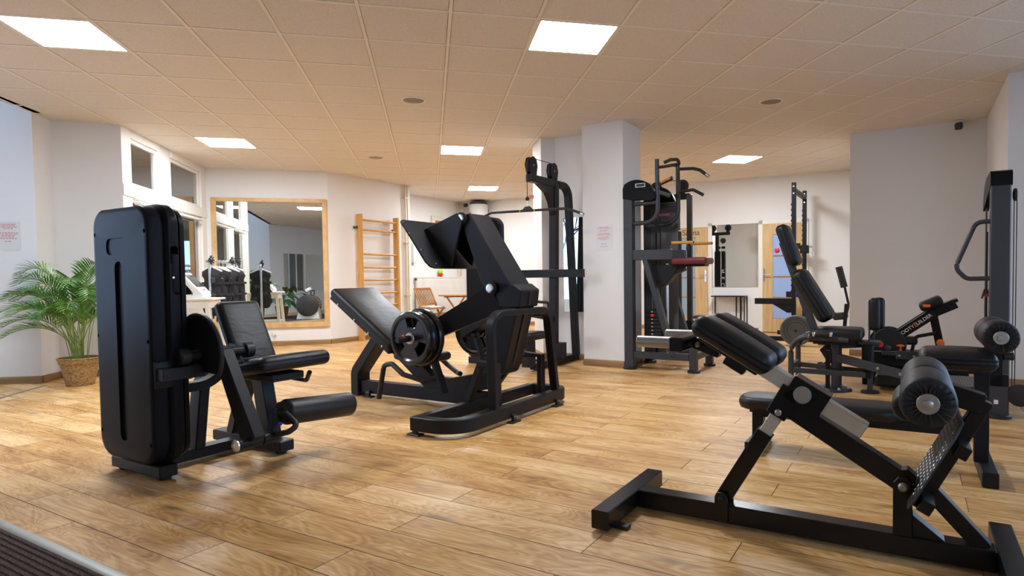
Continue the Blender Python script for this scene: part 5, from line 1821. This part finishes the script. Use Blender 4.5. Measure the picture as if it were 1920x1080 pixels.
# ---------------------------------------------------------------- furniture by the far wall
t = thing('console_table', 'slender black metal console table under the square mirror', 'table', far(0, 0), FA)
MB().bb(.44, 1.07, -.26, -.01, .655, .675, .003).build('table_top', 'steel_black', t)
for s, y in ((.86, -.02), (.95, -.02), (.99, -.25), (1.06, -.25), (.46, -.02), (1.06, -.02)):
    MB().bb(s - .009, s + .009, y - .009, y + .009, 0, .66, .002).build('leg', 'steel_black', t)
t = thing('flat_bench', 'low black flat bench beyond the hand pegs of the hyperextension bench', 'exercise bench', (2.28, 9.5), TH)
MB().bb(-.30, .32, -.15, .15, .39, .43, .012, 2).build('pad', 'rubber_black', t)
MB().prism([(-.20, .39), (.25, .39), (.18, .33), (-.08, .33)], -.05, .05, .004).build('pad_beam', 'steel_black', t)
for x in (-.12, .20):
    MB().bb(x - .025, x + .025, -.025, .025, .05, .34, .003).build('post', 'steel_black', t)
    MB().bb(x - .03, x + .03, -.22, .22, 0, .05, .004).build('foot', 'steel_black', t)

def garden_chair(loc, rz, lab, cushion=True):
    t = thing('folding_chair', lab, 'chair', loc, rz, 'wooden folding chairs')
    d_ = Vector((-.20, 0, .80)).normalized()
    for y in (-.21, .21):
        MB().bar((.24, y, 0), (-.20, y, .84), .022, .04, (0, 1, 0)).build('back_leg', 'garden_wood', t)
        MB().bar((-.20, y * .88, 0), (.24, y * .88, .44), .022, .04, (0, 1, 0)).build('front_leg', 'garden_wood', t)
    MB().bar((-.21, -.22, .845), (-.21, .22, .845), .022, .05).build('top_rail', 'garden_wood', t)
    MB().bar((-.045, -.20, .53), (-.045, .20, .53), .022, .04).build('low_rail', 'garden_wood', t)
    for k in range(9):
        y = -.165 + k * .041
        MB().bar((-.205, y, .83), (-.048, y, .54), .022, .012, (0, 1, 0)).build('back_slat', 'garden_wood', t)
    for k in range(7):
        x = -.10 + k * .058
        MB().bb(x, x + .045, -.21, .21, .43, .448, .003).build('seat_slat', 'garden_wood', t)
    return t
CT = Matrix.Translation((-2.86, 12.85, 0)) @ Matrix.Rotation(R(10), 4, 'Z')
garden_chair((-2.86, 12.85), R(-38), 'wooden slatted folding chair with cream cushion at the far table')
tag(place(MB().cushion((.08, 0, .468), (.40, .40, .04), None, .018).build('seat_cushion', 'cushion_cream'), (-2.86, 12.85, .002), R(-38)), 'flat cream seat cushion on the left folding chair', 'cushion')
garden_chair((-1.78, 13.15), R(190), 'wooden folding chair mostly hidden, right of the far table')
t = thing('folding_table', 'wooden folding garden table in front of the radiator', 'table', (-2.33, 13.05), R(10))
for k in range(8):
    y = -.30 + k * .076
    w_ = math.sqrt(max(.02, .36 ** 2 - (y + .034) ** 2))
    MB().bb(-w_, w_, y, y + .068, .69, .712, .003).build('top_slat', 'garden_wood', t)
for y in (-.2, .2):
    MB().bar((-.24, y, 0), (.20, y, .69), .025, .045, (0, 1, 0)).build('leg', 'garden_wood', t)
    MB().bar((.24, y * .85, 0), (-.20, y * .85, .69), .025, .045, (0, 1, 0)).build('leg', 'garden_wood', t)
MB().bb(-.25, .25, -.02, .02, .66, .69, .003).build('top_batten', 'garden_wood', t)

# ---------------------------------------------------------------- corner with white table, device and training vests
t = thing('side_table', 'white square table with splayed legs beside the glazed partition', 'table', (-4.78, 7.85), YAW)
MB().bb(-.30, .32, -.25, .25, .82, .845, .004).build('table_top', 'white_metal', t)
m = MB()
m.bb(-.25, .27, -.21, -.19, .72, .82, .003); m.bb(-.25, .27, .19, .21, .72, .82, .003); m.bb(.25, .27, -.2, .2, .72, .82, .003); m.bb(-.25, -.23, -.2, .2, .72, .82, .003)
m.build('apron', 'white_metal', t)
for x in (-.24, .24):
    for y in (-.20, .20):
        MB().bar((x, y, .80), (x * 1.25, y * 1.25, 0), .05, .05, (1, 0, 0)).build('leg', 'white_metal', t)
MB().bb(-.27, .27, -.23, .23, .28, .30, .004).build('low_shelf', 'white_metal', t)
t = thing('training_console', 'white slanted training console with dark screen on the white table', 'device', (-4.80, 7.82, .845), YAW)
body = [(-.16, 0), (.20, 0), (.215, .03), (.20, .07), (-.02, .32), (-.06, .33), (-.08, .31), (.10, .07), (.09, .035), (-.16, .02)]
MB().prism(body, -.16, .16, .010, 2).build('housing', 'white_plastic', t)
e_ = Vector((.22, 0, -.25)).normalized()
MB().bar(Vector((.005, 0, .298)) , Vector((.14, 0, .145)), .26, .006, (.75, 0, .66)).build('screen', 'screen_dark', t)
MB().cyl((.175, 0, .103), (.181, 0, .108), .012).build('button', 'dark_grey_plastic', t)
MB().tube([(.02, .05, .04), (.03, .02, .06), (.06, .04, .03)], .008, 6).build('cable', 'dark_grey_plastic', t)
t = thing('clothes_rack', 'chrome clothes rail with star knobs carrying black training vests', 'clothes rack', (-4.88, 8.72), R(90))
for x in (-.28, .42):
    MB().tube([(x, 0, .08), (x, 0, 1.34)], .020).build('post', 'chrome', t)
    MB().bar((x, -.25, .05), (x, .25, .05), .04, .03).build('foot', 'dark_grey_plastic', t)
MB().tube([(-.34, 0, 1.33), (.48, 0, 1.33)], .018).build('rail', 'chrome', t)
for x in (-.28, .25, .42):
    m = MB()
    m.sphere((x, -.02, 1.35), .034)
    for k in range(9):
        a = 2 * PI * k / 9
        m.cyl((x, -.02, 1.35), (x + .068 * math.cos(a), -.03, 1.35 + .068 * math.sin(a)), .008, 6)
    m.build('star_knob', 'dark_grey_plastic', t)
RK = Matrix.Translation((-4.88, 8.72, 0)) @ Matrix.Rotation(R(90), 4, 'Z')
vrand = random.Random(11)
def vest(k, lab):
    x = -.24 + k * .095
    p = RK @ Vector((x, -.0, 1.33))
    a_ = R(78) + vrand.uniform(-.45, .45)
    t = thing('training_vest', lab, 'vest', p, R(90) + a_, 'black training vests on the rail')
    m = MB()
    n_ = 18
    prof = [(.005, .045, .03), (-.012, .085, .045), (-.05, .150, .060), (-.10, .160, .066), (-.15, .128, .060), (-.24, .135, .070), (-.34, .145, .066), (-.44, .150, .072), (-.53, .158, .062), (-.60, .135, .045), (-.63, .10, .03)]
    rings = []
    for z, hw, hd in prof:
        rings.append([((hw * (1 + .10 * math.sin(4 * q + k * 2 + z * 20))) * math.cos(q), hd * .62 * (1 + .35 * math.sin(5 * q + k * 1.7 + z * 23)) * math.sin(q), -.11 + z + .015 * math.sin(3 * q + k)) for q in [2 * PI * i / n_ for i in range(n_)]])
    vs = [p2 for rg in rings for p2 in rg]
    fs = []
    for i in range(len(rings) - 1):
        for j in range(n_):
            fs.append((i * n_ + j, i * n_ + (j + 1) % n_, (i + 1) * n_ + (j + 1) % n_, (i + 1) * n_ + j))
    fs.append(tuple(range(n_))); fs.append(tuple(range((len(rings) - 1) * n_, len(rings) * n_)))
    m.add(vs, fs); m.build('vest_body', 'fabric_black', t, angle=50)
    for r_ in range(4):
        for sy in (-1, 1):
            MB().box((vrand.uniform(-.02, .02) + (.07 if r_ % 2 else -.06), sy * .043, -.26 - r_ * .11), (.075, .018, .075), Matrix.Rotation(vrand.uniform(-.3, .3), 3, 'Y'), .007).build('electrode_pad', 'dark_grey_plastic', t)
    for z in (-.30, -.46, -.60):
        m = MB(); m.sweep([(.165 * math.cos(q), .045 * math.sin(q), z) for q in [2 * PI * i / 20 for i in range(20)]], [(-.004, -.016), (.004, -.016), (.004, .016), (-.004, .016)], (0, 0, 1), closed=True)
        m.build('strap', 'fabric_black', t)
    for y in (-.048, .048):
        MB().box((.05, y, -.36), (.05, .012, .05), None, .006).build('buckle', 'dark_grey_plastic', t)
    for y in (-.05,):
        MB().bar((-.02, -.066, -.66), (.0, -.07, -.84 - .03 * (k % 3)), .03, .006, (0, 1, 0)).build('hanging_strap', 'fabric_black', t)
        MB().bar((.06, -.062, -.66), (.07, -.066, -.80), .03, .006, (0, 1, 0)).build('hanging_strap', 'fabric_black', t)
    if k in (1, 3):
        MB().box((.02, -.066, -.27), (.05, .004, .022), None, 0).build('size_label', 'white_print', t)
    h = MB()
    h.tube(fillet([(-.17, 0, -.135), (-.02, 0, -.075), (.02, 0, -.075), (.17, 0, -.135)], .03), .011, 8)
    h.tube([(0, 0, -.08), (0, 0, -.03), (.006, .0, -.005), (.002, .0, .021), (-.018, 0, .022)], .004, 6)
    h.build('hanger', 'white_plastic', t)
ORD = ('leftmost black training vest on the chrome rail', 'second black training vest from the left, with a white size label', 'third black training vest from the left on the rail', 'middle black training vest with a white size label on the rail', 'third black training vest from the right on the rail', 'second black training vest from the right on the rail', 'rightmost black training vest on the chrome rail')
for k in range(7):
    vest(k, ORD[k])

# ================================================================== PLANTS
def palm():
    t = thing('potted_palm', 'green areca palm in a woven wicker basket by the left wall', 'plant', (-5.03, 6.32), 0)
    m = MB(); n_, rows_ = 72, 22
    vs = []; fs = []
    for i in range(rows_ + 1):
        z = .28 * i / rows_
        r0 = .118 + .052 * i / rows_ + (.012 if i > rows_ - 5 else 0)
        for j in range(n_):
            a = 2 * PI * j / n_
            r_ = r0 + .0035 * math.cos(a * 18 + PI * (i % 2)) + (.002 if i % 2 else -.001)
            vs.append((r_ * math.cos(a), r_ * math.sin(a), z))
    for i in range(rows_):
        for j in range(n_):
            fs.append((i * n_ + j, i * n_ + (j + 1) % n_, (i + 1) * n_ + (j + 1) % n_, (i + 1) * n_ + j))
    fs.append(tuple(range(n_)))
    m.add(vs, fs)
    m.build('basket', 'wicker', t, angle=60)
    MB().tube([(.184 * math.cos(R(a)), .184 * math.sin(R(a)), .282) for a in range(0, 361, 10)], .008, 8).build('basket_rim', 'wicker', t)
    MB().lathe([(.155, .235), (.10, .245), (.01, .25)]).build('soil', 'soil', t)
    rnd = random.Random(5)
    specs = []
    for k in range(20):
        az = 2 * PI * k / 20 * 1.0 + rnd.uniform(-.25, .25)
        specs.append((az, rnd.uniform(.30, .62), rnd.uniform(.72, 1.12)))
    specs += [(R(183), .66, 1.02), (R(178), .58, 1.20), (R(192), .70, .86), (R(203), .62, .72), (R(188), .64, .98), (R(200), .45, 1.26), (R(215), .60, .62), (R(95), .30, 1.26), (R(-20), .4, 1.28), (R(195), .50, 1.15), (R(250), .4, 1.1), (R(300), .4, 1.15), (R(-40), .45, 1.05)]
    for az, reach, top in specs:
        az_ = az % (2 * PI)
        if R(20) < az_ < R(165):
            reach = min(reach, .38)
        d_ = Vector((math.cos(az), math.sin(az), 0))
        s0 = Vector((rnd.uniform(-.05, .05), rnd.uniform(-.05, .05), .24)) + d_ * .03
        P0, P1, P2, P3 = s0, s0 + Vector((0, 0, top * .55)) + d_ * reach * .12, Vector((0, 0, top + .10)) + d_ * reach * .55, Vector((0, 0, top - .10)) + d_ * reach
        def bz(q):
            return P0 * (1 - q) ** 3 + P1 * 3 * q * (1 - q) ** 2 + P2 * 3 * q * q * (1 - q) + P3 * q ** 3
        f = MB()
        f.sweep([bz(q / 14) for q in range(15)], [(.0045, 0), (0, .0045), (-.0045, 0), (0, -.0045)])
        f2 = MB()
        N = 20
        for i in range(N):
            q = .40 + .60 * i / (N - 1)
            p = bz(q); tg = (bz(min(1, q + .02)) - bz(q - .02)).normalized()
            sd = tg.cross(Vector((0, 0, 1))).normalized()
            up_ = sd.cross(tg)
            x_ = (q - .40) / .60
            ln = max(.06, .245 * (.62 + .38 * min(1, x_ * 4)) * (1 - .62 * x_ ** 2.2)) * rnd.uniform(.9, 1.1)
            for sg in (-1, 1):
                dr = (sd * sg * .66 + tg * .72 + up_ * (.30 + rnd.uniform(-.08, .08))).normalized()
                w_ = .0075 * (1 - .35 * x_)
                u = (tg - dr * tg.dot(dr)).normalized() * w_
                dp = Vector((0, 0, -1))
                a0, a1, a2, a3 = p, p + dr * ln * .35, p + dr * ln * .72 + dp * ln * .05, p + dr * ln + dp * ln * .16
                f2.add([a0 - u * .35, a0 + u * .35, a1 - u, a1 + u, a2 - u * .75, a2 + u * .75, a3], [(0, 1, 3, 2), (2, 3, 5, 4), (4, 5, 6)])
        st = f.build('stem', 'stem_green', t)
        f2.build('frond', 'palm_leaf', st, angle=80)
palm()

def peace_lily():
    t = thing('potted_lily', 'broad-leaved green plant in a brown pot, seen in the framed mirror', 'plant', (-4.12, 1.72), 0)
    MB().lathe([(.13, 0), (.18, .30), (.195, .32), (.19, .33), (.17, .325)]).build('pot', 'terracotta', t)
    MB().lathe([(.17, .29), (.01, .30)]).build('soil', 'soil', t)
    rnd = random.Random(9)
    for k in range(34):
        az = k * 2.4; el = rnd.uniform(.35, 1.25); L_ = rnd.uniform(.35, .78)
        d_ = Vector((math.cos(az) * math.cos(el), math.sin(az) * math.cos(el), math.sin(el)))
        p0 = Vector((0, 0, .30)); p1 = p0 + d_ * L_
        st = MB().tube([p0, p0 + d_ * L_ * .6 + Vector((0, 0, .04)), p1], .004, 5).build('stalk', 'stem_green', t)
        lf = MB(); sd = d_.cross(Vector((0, 0, 1))).normalized()
        vs = []
        for i in range(7):
            q = i / 6
            c_ = p1 + Vector((d_.x, d_.y, .05)).normalized() * .34 * q - Vector((0, 0, .24 * q * q))
            w_ = .085 * math.sin(PI * min(1, q * .9 + .08)) + .001
            vs += [c_ - sd * w_ + Vector((0, 0, .012)), c_, c_ + sd * w_ + Vector((0, 0, .012))]
        fs = []
        for i in range(6):
            fs += [(3 * i, 3 * i + 1, 3 * i + 4, 3 * i + 3), (3 * i + 1, 3 * i + 2, 3 * i + 5, 3 * i + 4)]
        lf.add(vs, fs); lf.build('leaf', 'lily_leaf', st, angle=80)
peace_lily()

# roller massager, seen in the framed mirror only
t = thing('roller_massager', 'white roller massage machine with wooden rollers, seen in the framed mirror', 'massage machine', (-3.52, 2.90), R(15))
MB().prism([(-.30, 0), (.30, 0), (.24, .34), (-.20, .34)], -.22, .22, .03, 3).build('base', 'white_plastic', t)
MB().prism([(-.10, .10), (.18, .10), (.16, .16), (-.10, .16)], -.226, -.219, 0).build('side_stripe', 'lime', t)
for k in range(14):
    a = PI * k / 13
    MB().cyl((-.27 * math.cos(a), -.22, .36 + .26 * math.sin(a)), (-.27 * math.cos(a), .22, .36 + .26 * math.sin(a)), .030, 10).build('wooden_roller', 'roller_wood', t)
for y in (-.25, .25):
    MB().lathe([(.01, -.02), (.26, -.02), (.29, 0), (.26, .02), (.01, .02)], (0, y, .38), (0, 1, 0), 32).build('side_disc', 'dark_grey_plastic', t)
MB().tube(fillet([(.1, -.26, .66), (.1, -.26, .78), (.1, .26, .78), (.1, .26, .66)], .06), .016).build('handle', 'rubber_black', t)
MB().box((.0, 0, .80), (.16, .20, .10), ry(R(-30)), .03, 3).build('control_head', 'white_plastic', t)

# bare street trees outside the well glazing
def tree(loc, seed, lab):
    t = thing('street_tree', lab, 'tree', loc, 0, 'bare street trees')
    rnd = random.Random(seed)
    m = MB()
    def grow(p, d_, L_, r_, n_):
        q = p + d_ * L_
        m.tube([p, (p + q) / 2 + Vector((rnd.uniform(-.05, .05), rnd.uniform(-.05, .05), 0)) * L_, q], r_, 5)
        if n_:
            for _ in range(3):
                e = (d_ + Vector((rnd.uniform(-.8, .8), rnd.uniform(-.8, .8), rnd.uniform(-.1, .6)))).normalized()
                grow(q, e, L_ * .72, r_ * .62, n_ - 1)
    MB().tube([(0, 0, -.2), (.03, 0, .8), (0, .02, 1.5)], .09, 8).build('trunk', 'bark', t)
    for k in range(3):
        a = k * 2.1 + seed
        grow(Vector((0, .02, 1.45)), Vector((math.cos(a) * .45, math.sin(a) * .45, 1)).normalized(), .9, .05, 4)
    m.build('branches', 'bark', t)
tree((-10.2, 3.6, 0), 2, 'bare street tree outside, nearest to the street window')
tree((-12.0, 1.2, 0), 5, 'second bare street tree outside, farther along the street')
